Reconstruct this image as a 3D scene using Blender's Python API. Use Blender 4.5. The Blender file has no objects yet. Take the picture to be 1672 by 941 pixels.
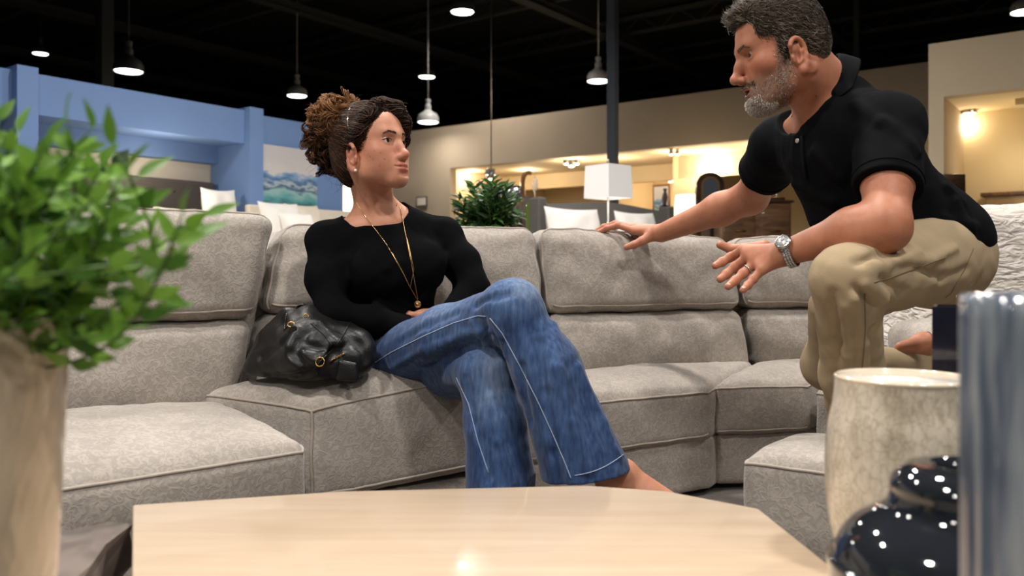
import bpy, bmesh, math, random
import numpy as np
from mathutils import Vector, Matrix
random.seed(7)
rng = np.random.default_rng(11)
C = bpy.context.scene.collection
R = math.radians
PI = math.pi
# ------------------------------------------------------------------ camera
FPX, HZ, CAMH = 1390.0, 440.0, 0.752
sc = bpy.context.scene
cam_d = bpy.data.cameras.new('camera')
cam = bpy.data.objects.new('camera', cam_d)
C.objects.link(cam)
cam.location = (0, 0, CAMH)
cam.rotation_euler = (R(90), 0, 0)
cam_d.sensor_width = 36.0
cam_d.lens = 36.0 * FPX / 1672.0
cam_d.shift_y = -(470.5 - HZ) / 1672.0
cam_d.clip_start = 0.05
cam_d.clip_end = 200
cam_d.dof.use_dof = True
cam_d.dof.focus_distance = 2.35
cam_d.dof.aperture_fstop = 3.8
sc.camera = cam
# ------------------------------------------------------------------ view, world
sc.view_settings.view_transform = 'Standard'
sc.view_settings.look = 'None'
sc.view_settings.exposure = -0.32
sc.view_settings.gamma = 1.0
sc.view_settings.use_curve_mapping = False
w = bpy.data.worlds.new('world')
sc.world = w
w.use_nodes = True
w.node_tree.nodes['Background'].inputs[0].default_value = (0.78, 0.85, 1.0, 1)
w.node_tree.nodes['Background'].inputs[1].default_value = 0.085
sc.cycles.use_denoising = True
sc.cycles.max_bounces = 6
sc.cycles.transparent_max_bounces = 8
sc.cycles.sample_clamp_indirect = 6.0
sc.cycles.caustics_reflective = False
sc.cycles.caustics_refractive = False
# ------------------------------------------------------------------ ceiling lamps over the shop floor (rows beyond the frame)
def disk_light(name, loc, power, size=0.45, col=(1.0, 0.95, 0.90), aim=None, spread=160):
    d = bpy.data.lights.new(name, 'AREA')
    d.shape = 'DISK'; d.size = size; d.energy = power; d.color = col; d.spread = R(spread)
    o = bpy.data.objects.new(name, d); C.objects.link(o)
    o.location = loc
    if aim is not None:
        o.rotation_euler = (Vector(aim) - Vector(loc)).to_track_quat('-Z', 'Y').to_euler()
    return o
WARM = (1.0, 0.88, 0.74)
disk_light('highbay_light', (-1.7, 0.5, 3.8), 125, 0.32)
disk_light('highbay_light', (1.3, 0.2, 3.9), 85, 0.32)
disk_light('highbay_light', (0.2, 3.1, 4.2), 120, 0.32)
disk_light('highbay_light', (-2.6, 3.9, 4.2), 85, 0.32)
disk_light('highbay_light', (3.4, 3.0, 4.2), 90, 0.32)
disk_light('highbay_light', (-0.2, -2.8, 3.8), 110, 0.32)
disk_light('highbay_light', (-3.4, -1.8, 3.9), 70, 0.32)
disk_light('highbay_light', (3.2, -2.2, 3.9), 70, 0.32)
disk_light('highbay_light', (0.8, 7.0, 4.6), 170, 0.32)
disk_light('highbay_light', (-1.5, 6.0, 4.6), 120, 0.32)
# ------------------------------------------------------------------ helpers
def img(px, py, d):
    """a point d metres in front of the tripod, seen at that place of the 1672x941 frame"""
    return np.array([(px - 836.0) / FPX * d, d, CAMH - (py - HZ) / FPX * d])
U2 = np.array([0.602, 0.799]); V2 = np.array([0.799, -0.602])
def tag(o, label=None, cat=None, group=None, kind=None):
    if label: o['label'] = label
    if cat: o['category'] = cat
    if group: o['group'] = group
    if kind: o['kind'] = kind
    return o
def empty(name, loc=(0, 0, 0), rz=0.0):
    o = bpy.data.objects.new(name, None); C.objects.link(o)
    o.location = loc; o.rotation_euler = (0, 0, rz)
    o.empty_display_size = 0.1
    return o
def copy_tree(o, parent=None):
    c = o.copy(); C.objects.link(c)
    if parent is not None: c.parent = parent
    for ch in list(o.children): copy_tree(ch, c)
    return c
def mesh_np(name, V, F, mat=None, parent=None, smooth=True, attrs=None):
    V = np.asarray(V, dtype=np.float32); F = np.asarray(F, dtype=np.int32)
    me = bpy.data.meshes.new(name)
    k = F.shape[1]
    me.vertices.add(len(V)); me.vertices.foreach_set('co', V.ravel())
    me.loops.add(F.size); me.loops.foreach_set('vertex_index', F.ravel())
    me.polygons.add(len(F))
    me.polygons.foreach_set('loop_start', np.arange(0, F.size, k, dtype=np.int32))
    me.polygons.foreach_set('loop_total', np.full(len(F), k, dtype=np.int32))
    if attrs:
        for an, av in attrs.items():
            a = me.attributes.new(an, 'FLOAT', 'POINT')
            a.data.foreach_set('value', np.asarray(av, dtype=np.float32))
    me.update(calc_edges=True); me.validate()
    me.polygons.foreach_set('use_smooth', np.full(len(me.polygons), smooth, dtype=bool))
    o = bpy.data.objects.new(name, me); C.objects.link(o)
    if mat is not None: me.materials.append(mat)
    if parent is not None: o.parent = parent
    return o
class MB:
    """collects shapes and links them as ONE mesh object"""
    def __init__(s): s.v = []; s.f = []; s.sm = []
    def add(s, verts, faces, smooth=True):
        b = len(s.v)
        s.v.extend([tuple(map(float, p)) for p in verts])
        for f in faces: s.f.append([i + b for i in f]); s.sm.append(smooth)
        return s
    def box(s, lo, hi, M=None, bev=0.0, seg=2):
        bm = bmesh.new(); bmesh.ops.create_cube(bm, size=1.0)
        lo = np.array(lo, float); hi = np.array(hi, float)
        for v in bm.verts:
            v.co = Vector([(lo[i] + hi[i]) / 2 + v.co[i] * (hi[i] - lo[i]) for i in range(3)])
        if bev > 0:
            bmesh.ops.bevel(bm, geom=bm.edges[:], offset=bev, segments=seg, affect='EDGES', profile=0.5)
        return s.bm(bm, M, bev > 0)
    def bm(s, bm, M=None, smooth=False):
        if M is not None: bm.transform(M)
        bm.verts.index_update()
        s.add([v.co for v in bm.verts], [[v.index for v in f.verts] for f in bm.faces], smooth)
        bm.free(); return s
    def tube(s, pts, r, n=8, cap=True, flat=None):
        pts = [np.array(p, float) for p in pts]
        m = len(pts)
        rr = [r] * m if np.isscalar(r) else list(r)
        T = []
        for i in range(m):
            t = pts[min(i + 1, m - 1)] - pts[max(i - 1, 0)]
            T.append(t / (np.linalg.norm(t) + 1e-12))
        a = np.array([0, 0, 1.0]) if abs(T[0][2]) < 0.9 else np.array([1.0, 0, 0])
        nrm = np.cross(T[0], a); nrm /= np.linalg.norm(nrm)
        vs = []
        for i in range(m):
            nrm = nrm - T[i] * nrm.dot(T[i]); nrm /= (np.linalg.norm(nrm) + 1e-12)
            bn = np.cross(T[i], nrm)
            fl = 1.0 if flat is None else flat
            for j in range(n):
                an = 2 * PI * j / n
                vs.append(pts[i] + rr[i] * (math.cos(an) * nrm + fl * math.sin(an) * bn))
        fs = [[i * n + j, i * n + (j + 1) % n, (i + 1) * n + (j + 1) % n, (i + 1) * n + j] for i in range(m - 1) for j in range(n)]
        if cap:
            fs.append(list(range(n))[::-1]); fs.append([(m - 1) * n + j for j in range(n)])
        return s.add(vs, fs, True)
    def lathe(s, prof, n=48, c=(0, 0, 0), closed=False):
        vs = []
        for r, z in prof:
            for j in range(n):
                a = 2 * PI * j / n
                vs.append((c[0] + r * math.cos(a), c[1] + r * math.sin(a), c[2] + z))
        m = len(prof)
        fs = [[i * n + j, i * n + (j + 1) % n, (i + 1) * n + (j + 1) % n, (i + 1) * n + j] for i in range(m - 1) for j in range(n)]
        if prof[0][0] > 1e-6: fs.append(list(range(n))[::-1])
        if prof[-1][0] > 1e-6: fs.append([(m - 1) * n + j for j in range(n)])
        return s.add(vs, fs, True)
    def prism(s, poly, z0, z1, bev=0.0):
        bm = bmesh.new()
        bot = [bm.verts.new((p[0], p[1], z0)) for p in poly]
        top = [bm.verts.new((p[0], p[1], z1)) for p in poly]
        bm.faces.new(bot[::-1]); bm.faces.new(top)
        n = len(poly)
        for i in range(n): bm.faces.new([bot[i], bot[(i + 1) % n], top[(i + 1) % n], top[i]])
        bmesh.ops.recalc_face_normals(bm, faces=bm.faces[:])
        if bev > 0: bmesh.ops.bevel(bm, geom=bm.edges[:], offset=bev, segments=3, affect='EDGES', profile=0.5)
        return s.bm(bm, None, False)
    def ball(s, c, r, sub=2, scale=(1, 1, 1)):
        bm = bmesh.new(); bmesh.ops.create_icosphere(bm, subdivisions=sub, radius=1.0)
        for v in bm.verts: v.co = Vector([c[i] + v.co[i] * r * scale[i] for i in range(3)])
        return s.bm(bm, None, True)
    def build(s, name, mat=None, parent=None, sharp=None):
        me = bpy.data.meshes.new(name)
        me.from_pydata(s.v, [], s.f)
        me.polygons.foreach_set('use_smooth', s.sm)
        me.update()
        if sharp is not None and hasattr(me, 'set_sharp_from_angle'):
            me.set_sharp_from_angle(angle=R(sharp))
        o = bpy.data.objects.new(name, me); C.objects.link(o)
        if mat is not None: me.materials.append(mat)
        if parent is not None: o.parent = parent
        return o
def frame(o, x, y=None, z=None):
    """4x4 from an origin and a horizontal x axis"""
    x = np.array([x[0], x[1], 0.0]) if len(x) == 2 else np.array(x, float)
    x = x / np.linalg.norm(x)
    z = np.array([0, 0, 1.0]) if z is None else np.array(z, float)
    y = np.cross(z, x)
    y /= np.linalg.norm(y); z = np.cross(x, y)
    M = Matrix.Identity(4)
    for i in range(3): M[i][0] = x[i]; M[i][1] = y[i]; M[i][2] = z[i]; M[i][3] = o[i]
    return M
# ------------------------------------------------------------------ materials
def lin(c):
    return tuple((x / 12.92 if x <= 0.04045 else ((x + 0.055) / 1.055) ** 2.4) for x in [v / 255.0 for v in c])
def mat(name, rgb, rough=0.6, metal=0.0, noise=0.0, nscale=8.0, bump=0.0, bscale=40.0, spec=0.5, emit=None, estr=0.0, coat=0.0, sheen=0.0, trans=0.0, ior=1.45, sss=0.0):
    m = bpy.data.materials.new(name); m.use_nodes = True
    nt = m.node_tree; b = nt.nodes['Principled BSDF']
    c = lin(rgb) if max(rgb) > 1.0 else rgb
    b.inputs['Base Color'].default_value = (*c, 1)
    b.inputs['Roughness'].default_value = rough
    b.inputs['Metallic'].default_value = metal
    b.inputs['Specular IOR Level'].default_value = spec
    b.inputs['IOR'].default_value = ior
    b.inputs['Coat Weight'].default_value = coat
    b.inputs['Coat Roughness'].default_value = 0.05
    b.inputs['Sheen Weight'].default_value = sheen
    b.inputs['Transmission Weight'].default_value = trans
    if sss > 0:
        b.inputs['Subsurface Weight'].default_value = sss
        b.inputs['Subsurface Radius'].default_value = (0.012, 0.005, 0.003)
        b.inputs['Subsurface Scale'].default_value = 1.0
    if emit is not None:
        b.inputs['Emission Color'].default_value = (*emit, 1)
        b.inputs['Emission Strength'].default_value = estr
    tc = nt.nodes.new('ShaderNodeTexCoord')
    if noise > 0:
        n = nt.nodes.new('ShaderNodeTexNoise'); n.inputs['Scale'].default_value = nscale; n.inputs['Detail'].default_value = 5
        nt.links.new(tc.outputs['Object'], n.inputs['Vector'])
        r = nt.nodes.new('ShaderNodeValToRGB')
        r.color_ramp.elements[0].position = 0.3; r.color_ramp.elements[1].position = 0.7
        r.color_ramp.elements[0].color = (*[x * (1 - noise) for x in c], 1)
        r.color_ramp.elements[1].color = (*[min(1, x * (1 + noise)) for x in c], 1)
        nt.links.new(n.outputs['Fac'], r.inputs['Fac']); nt.links.new(r.outputs['Color'], b.inputs['Base Color'])
    if bump > 0:
        n2 = nt.nodes.new('ShaderNodeTexNoise'); n2.inputs['Scale'].default_value = bscale; n2.inputs['Detail'].default_value = 4
        nt.links.new(tc.outputs['Object'], n2.inputs['Vector'])
        bp = nt.nodes.new('ShaderNodeBump'); bp.inputs['Strength'].default_value = bump; bp.inputs['Distance'].default_value = 0.01
        nt.links.new(n2.outputs['Fac'], bp.inputs['Height']); nt.links.new(bp.outputs['Normal'], b.inputs['Normal'])
    return m
def N(nt, t, **kw):
    n = nt.nodes.new(t)
    for k, v in kw.items():
        if k in n.inputs: n.inputs[k].default_value = v
        else: setattr(n, k, v)
    return n
def ramp(nt, stops):
    r = nt.nodes.new('ShaderNodeValToRGB')
    el = r.color_ramp.elements
    while len(el) < len(stops): el.new(0.5)
    for e, (p, c) in zip(el, stops): e.position = p; e.color = (*c, 1) if len(c) == 3 else c
    return r
# ------------------------------------------------------------------ room
def fabric_mat(name, rgb, k=0.11, scale=58, bump=0.25):
    m = mat(name, rgb, rough=0.9, spec=0.2, sheen=0.25)
    nt = m.node_tree; b = nt.nodes['Principled BSDF']
    tc = N(nt, 'ShaderNodeTexCoord')
    n0 = N(nt, 'ShaderNodeTexNoise'); n0.inputs['Scale'].default_value = scale; n0.inputs['Detail'].default_value = 0.6; n0.inputs['Distortion'].default_value = 1.1
    nt.links.new(tc.outputs['Object'], n0.inputs['Vector'])
    mu = N(nt, 'ShaderNodeMath', operation='MULTIPLY'); mu.inputs[1].default_value = 2.6
    nt.links.new(n0.outputs['Fac'], mu.inputs[0])
    pp = N(nt, 'ShaderNodeMath', operation='PINGPONG'); pp.inputs[1].default_value = 0.5
    nt.links.new(mu.outputs[0], pp.inputs[0])
    c = lin(rgb)
    r = ramp(nt, [(0.0, [x * (1 - k) for x in c]), (0.22, [x * (1 - 0.4 * k) for x in c]), (0.36, [min(1, x * (1 + 0.4 * k)) for x in c]), (0.5, [min(1, x * (1 + 1.5 * k)) for x in c])])
    nt.links.new(pp.outputs[0], r.inputs['Fac'])
    big = N(nt, 'ShaderNodeTexNoise'); big.inputs['Scale'].default_value = 7; big.inputs['Detail'].default_value = 3
    nt.links.new(tc.outputs['Object'], big.inputs['Vector'])
    r2 = ramp(nt, [(0.3, (0.9, 0.9, 0.9)), (0.7, (1.06, 1.06, 1.06))])
    nt.links.new(big.outputs['Fac'], r2.inputs['Fac'])
    mx = N(nt, 'ShaderNodeMix', data_type='RGBA', blend_type='MULTIPLY'); mx.inputs[0].default_value = 1.0
    nt.links.new(r.outputs['Color'], mx.inputs[6]); nt.links.new(r2.outputs['Color'], mx.inputs[7])
    nt.links.new(mx.outputs[2], b.inputs['Base Color'])
    bp = N(nt, 'ShaderNodeBump'); bp.inputs['Strength'].default_value = bump; bp.inputs['Distance'].default_value = 0.004
    nt.links.new(pp.outputs[0], bp.inputs['Height']); nt.links.new(bp.outputs['Normal'], b.inputs['Normal'])
    return m
M_blue = mat('blue_paint', (112, 141, 188), 0.75, noise=0.03, nscale=3)
M_beige = mat('beige_paint', (168, 152, 130), 0.85, noise=0.03, nscale=2)
M_cream = mat('cream_paint', (222, 203, 168), 0.85, noise=0.02, nscale=2)
M_black = mat('black_ceiling_paint', (19, 20, 22), 0.9)
M_joist = mat('dark_painted_steel', (52, 53, 55), 0.7)
M_post = mat('slate_painted_steel', (74, 80, 88), 0.6)
M_floor = mat('grey_carpet', (112, 106, 100), 0.95, noise=0.1, nscale=90, bump=0.2, bscale=200)
def struct(o): o['kind'] = 'structure'; return o
struct(MB().prism([(-30, -12), (34, -12), (34, 42), (-30, 42)], -0.1, 0.0).build('floor', M_floor))
struct(MB().prism([(-30, -12), (34, -12), (34, 42), (-30, 42)], 6.9, 7.0).build('ceiling', M_black))
struct(MB().prism([(-30, 38), (34, 38), (34, 38.2), (-30, 38.2)], 0, 6.9).build('wall_rear', M_black))
struct(MB().prism([(-26, -12), (-25.8, -12), (-25.8, 38), (-26, 38)], 0, 6.9).build('wall_west', M_black))
struct(MB().prism([(30, -12), (30.2, -12), (30.2, 38), (30, 38)], 0, 6.9).build('wall_east', M_black))
def local_box(mb, o, a0, a1, b0, b1, z0, z1, ax=U2, bx=V2, bev=0.0):
    """box spanned a0..a1 along ax, b0..b1 along bx from plan point o"""
    pts = [np.array(o[:2]) + a * ax + b * bx for a, b in ((a0, b0), (a1, b0), (a1, b1), (a0, b1))]
    ar = sum(pts[i][0] * pts[(i + 1) % 4][1] - pts[(i + 1) % 4][0] * pts[i][1] for i in range(4))
    if ar < 0: pts = pts[::-1]
    mb.prism(pts, z0, z1, bev)
    return mb
# roof steel
for i in range(9):
    mb = MB()
    o = np.array([-2.0, 16.0]) + V2 * 0 + U2 * (i * 3.2 - 12.8)
    local_box(mb, o, -0.06, 0.06, -22, 22, 6.35, 6.42)
    local_box(mb, o, -0.09, 0.09, -22, 22, 6.72, 6.8)
    for k in range(-22, 22):
        p = o + V2 * k; q = o + V2 * (k + 0.5); r_ = o + V2 * (k + 1)
        mb.tube([(p[0], p[1], 6.38), (q[0], q[1], 6.76), (r_[0], r_[1], 6.38)], 0.022, 4)
    struct(mb.build('trim_%d' % (i + 1), M_joist))
for i in range(7):
    mb = MB()
    o = np.array([-2.0, 14.0]) + V2 * (i * 4.2 - 12.6)
    local_box(mb, o, -16, 18, -0.05, 0.05, 6.1, 6.28)
    local_box(mb, o, -16, 18, -0.12, 0.12, 6.08, 6.1)
    struct(mb.build('trim_%d' % (i + 10), M_joist))
# blue partition on the left
B0 = img(400, 300, 9.0)[:2]
def on_line(px, o, dv):
    r = (px - 836.0) / FPX
    t = (r * o[1] - o[0]) / (dv[0] - r * dv[1])
    return t
def ub(px): return on_line(px, B0, U2)
mb = MB()
ZT = 2.43
t_end = ub(560); t_p = ub(405); t_l = ub(38)
local_box(mb, B0, t_l - 6.0, t_p, -0.46, 0.02, 2.08, ZT)          # header beam
local_box(mb, B0, t_l - 6.0, t_p, -0.62, -0.46, 1.9, ZT)           # second step of the header
local_box(mb, B0, t_p - 0.05, t_p + 0.12, -0.6, 0.10, 0, ZT + 0.03)   # pilaster
local_box(mb, B0, t_l - 0.1, t_l + 0.07, -0.6, 0.12, 0, ZT + 0.03)
local_box(mb, B0, t_p + 0.1, t_end, -0.6, 0.0, 0, ZT - 0.02)        # flush panel
struct(mb.build('wall_left', M_blue))
mb = MB()
local_box(mb, B0, t_l - 6.0, t_p, -0.75, -0.62, 0, ZT)
struct(mb.build('wall_recess', mat('warm_white_paint', (232, 222, 203), 0.85)))
# beige wall at the back with a wide opening
G0 = img(1000, 300, 14.0)[:2]
def vg(px): return on_line(px, G0, V2)
mb = MB()
v0 = vg(560) - 2.0; vo = vg(735); ve = vg(1500) + 1.5
local_box(mb, G0, 0, 0.18, v0, vo, 0, 3.47)
local_box(mb, G0, 0, 0.18, vo, ve, 2.67, 3.47)
struct(mb.build('wall_back', M_beige))
mb = MB()
dz = 3.4
local_box(mb, G0, 0.18, dz, vo - 0.2, ve, 2.67, 2.75)              # lower ceiling of the room behind
local_box(mb, G0, 0.18, dz, vo - 0.35, vo - 0.2, 0, 2.75)          # its left wall
local_box(mb, G0, dz, dz + 0.15, vo - 0.35, ve, 0, 2.75)           # its rear wall
vq = vg(915)
local_box(mb, G0, 2.0, dz, vq - 0.12, vq + 0.02, 0, 2.67)           # fin between two bays
vr = vg(1062)
local_box(mb, G0, 1.0, dz, vr - 0.10, vr + 0.5, 0, 2.67)
local_box(mb, G0, 1.9, 2.05, vo - 0.2, vr, 2.38, 2.67)              # header inside
local_box(mb, G0, 1.0, 1.15, vr, ve, 2.28, 2.67)
struct(mb.build('wall_alcove', M_cream))
# nearer partition on the right with a lit niche
W0 = img(1516, 300, 8.5)[:2]
def vw(px): return on_line(px, W0, V2)
mb = MB()
v1 = vw(1541)
local_box(mb, W0, 0, 0.16, 0, v1, 0, 3.0)
local_box(mb, W0, 0, 0.16, v1, v1 + 4, 2.46, 3.0)
local_box(mb, W0, 0.16, 1.25, v1 - 0.14, v1, 0, 3.0)
struct(mb.build('wall_right', mat('tan_paint', (200, 182, 154), 0.85, noise=0.02, nscale=2)))
mb = MB()
local_box(mb, W0, 1.1, 1.25, v1, v1 + 4, 0, 2.46)
local_box(mb, W0, 0.16, 1.25, v1, v1 + 4, 2.46, 2.54)
local_box(mb, W0, 0.55, 0.75, v1 + 0.55, v1 + 0.68, 2.40, 2.46)
struct(mb.build('wall_niche', mat('pale_cream_paint', (232, 214, 172), 0.85, noise=0.02, nscale=3)))
# steel posts
def post(px, d, wdt, m, label):
    p = img(px, 400, d)
    mb = MB()
    local_box(mb, p, -wdt / 2, wdt / 2, -wdt / 2, wdt / 2, 0.02, 6.9, bev=0.008)
    o = mb.build('steel_column', m)
    tag(o, label, 'column')
    b = MB(); local_box(b, p, -wdt * 0.9, wdt * 0.9, -wdt * 0.9, wdt * 0.9, 0, 0.02); b.build('base_plate', m, o)
    return o
post(1000.5, 11.0, 0.115, M_post, 'grey square steel column rising behind the white lampshade')
post(171, 13.5, 0.20, M_joist, 'dark square steel column rising behind the blue partition at left')
post(1399, 19.0, 0.12, M_joist, 'thin dark column rising behind the kneeling man')
# ------------------------------------------------------------------ pendant lamps
M_lampgrey = mat('pale_grey_enamel', (150, 150, 148), 0.45)
M_lampdark = mat('dark_grey_enamel', (70, 70, 70), 0.5)
M_glow = mat('lamp_diffuser', (255, 255, 255), 0.5, emit=(1.0, 0.97, 0.95), estr=9.0)
def pendant(px, py, d, dia, label, dark=False, stem=True, power=40):
    c = img(px, py, d)
    root = empty('pendant_lamp', (c[0], c[1], c[2]))
    tag(root, label, 'pendant lamp', 'highbay pendant lamps under the black ceiling')
    m = M_lampdark if dark else M_lampgrey
    r = dia / 2
    MB().lathe([(r * 0.30, r * 1.15), (r * 0.42, r * 1.0), (r * 0.86, r * 0.72), (r * 0.98, r * 0.42), (r, 0.0), (r * 0.96, 0.0), (r * 0.93, r * 0.35), (r * 0.3, r * 0.9)], 36).build('shade', m, root, 40)
    MB().lathe([(r * 0.24, r * 1.1), (r * 0.30, r * 1.25), (r * 0.30, r * 1.55), (r * 0.22, r * 1.62), (r * 0.22, r * 1.85), (r * 0.26, r * 1.9), (r * 0.26, r * 2.1), (r * 0.06, r * 2.15)], 24).build('neck', m, root, 40)
    MB().lathe([(0.0001, -r * 0.12), (r * 0.5, -r * 0.10), (r * 0.86, -r * 0.02), (r * 0.92, r * 0.06), (0.0001, r * 0.08)], 36).build('diffuser', M_glow, root)
    MB().tube([(0, 0, r * 2.1), (0, 0, 6.9 - c[2])], 0.012, 6).build('stem', M_lampgrey if not dark else M_joist, root)
    if power:
        ld = bpy.data.lights.new('pendant_light', 'AREA'); ld.shape = 'DISK'; ld.size = dia * 0.9; ld.energy = power; ld.color = (1.0, 0.93, 0.86); ld.spread = R(165)
        lo = bpy.data.objects.new('pendant_light', ld); C.objects.link(lo); lo.parent = root; lo.location = (0, 0, -r * 0.2)
    return root
pendant(755, 20, 14.6, 0.42, 'large pendant lamp at top centre of the picture, cut by its upper edge', True, power=120)
pendant(210, 117, 12.4, 0.42, 'pendant lamp hanging above the blue partition, right of the dark column', True, power=120)
pendant(66, 88, 20.0, 0.36, 'small far pendant lamp above the blue partition at the far left', True, power=0)
pendant(485, 157, 17.7, 0.42, 'pale pendant lamp on a long stem touching the curly bun', False, power=60)
pendant(697, 126, 20.5, 0.42, 'far pendant lamp directly above a lower lamp, right of the woman\'s head', True, power=0)
pendant(699, 200, 15.6, 0.40, 'lower pale pendant lamp just right of the woman\'s forehead', False, power=20)
pendant(977, 133, 15.8, 0.43, 'pendant lamp partly behind the grey column in the middle', False, power=100)
pendant(1673, 20, 13.0, 0.40, 'pendant lamp cut by the upper right edge of the picture', False, power=60)
# small spot clusters
M_chrome = mat('brushed_nickel', (190, 186, 180), 0.3, 1.0)
M_warmglow = mat('warm_bulb', (255, 245, 225), 0.5, emit=(1.0, 0.9, 0.72), estr=14.0)
def spot_cluster(px, py, d, label, ztop, heads, power, aim):
    c = img(px, py, d)
    root = empty('spot_cluster', c); tag(root, label, 'ceiling light')
    MB().tube([(0, 0, 0.03), (0, 0, ztop - c[2])], 0.01, 6).lathe([(0.05, 0.03), (0.05, 0.06), (0.01, 0.07)], 20).build('stem', M_chrome, root)
    for (dx, dz, s) in heads:
        h = MB().lathe([(0.022 * s, 0.05 * s), (0.035 * s, 0.03 * s), (0.05 * s, -0.05 * s), (0.046 * s, -0.05 * s), (0.03 * s, 0.02 * s)], 20, (dx, 0, dz)).build('spot_head', M_chrome, root)
        MB().ball((dx, 0, dz - 0.035 * s), 0.042 * s, 2, (1, 1, 0.6)).build('bulb', M_warmglow, h)
    ld = bpy.data.lights.new('spot_light', 'POINT'); ld.energy = power; ld.color = (1.0, 0.83, 0.6); ld.shadow_soft_size = 0.05
    lo = bpy.data.objects.new('spot_light', ld); C.objects.link(lo); lo.parent = root; lo.location = aim
    return root
spot_cluster(802, 283, 12.5, 'hanging cluster of small spots on a thin rod above the fern', 6.9, [(-0.05, 0.02, 0.9), (0.03, 0.02, 0.9), (0.0, -0.02, 1.3)], 14, (0, 0, -0.15))
spot_cluster(933, 262, 14.9, 'bright nickel spot cluster under the soffit left of the white lampshade', 2.67, [(-0.09, 0.0, 1.3), (0.0, -0.03, 1.5), (0.09, 0.0, 1.3)], 34, (0.0, -0.05, -0.22))
spot_cluster(1101, 246, 13.6, 'unlit looking nickel spot on the soffit right of the grey column', 2.67, [(-0.05, -0.02, 0.9), (0.05, -0.02, 0.9)], 16, (0, 0.2, -0.2))
spot_cluster(1112, 292, 16.2, 'far row of small lit spots left of the arched mirror', 2.67, [(-0.2, 0.0, 1.2), (0.02, -0.02, 1.2), (0.16, 0.08, 1.2)], 26, (0, 0, -0.2))
spot_cluster(1583, 174, 9.15, 'single lit spotlight hanging in the niche at the right', 2.46, [(0, 0.0, 1.55)], 7, (0.02, 0.1, -0.2))
def warm_point(loc, e, r=0.08, col=(1.0, 0.8, 0.55)):  # added fill points brightening alcove, niche and recess; no lamp stands at them
    ld = bpy.data.lights.new('warm_fill_light', 'POINT'); ld.energy = e; ld.color = col; ld.shadow_soft_size = r
    lo = bpy.data.objects.new('warm_fill_light', ld); C.objects.link(lo); lo.location = loc
warm_point(img(770, 285, 16.6), 22)
warm_point(img(860, 290, 16.4), 22)
warm_point(img(1160, 275, 13.9), 50)
warm_point(img(1660, 260, 8.6), 7)
warm_point(img(1250, 262, 13.0), 26)
warm_point(img(1010, 290, 14.6), 24)
warm_point(img(270, 275, 8.2), 16, col=(1.0, 0.86, 0.68))
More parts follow.
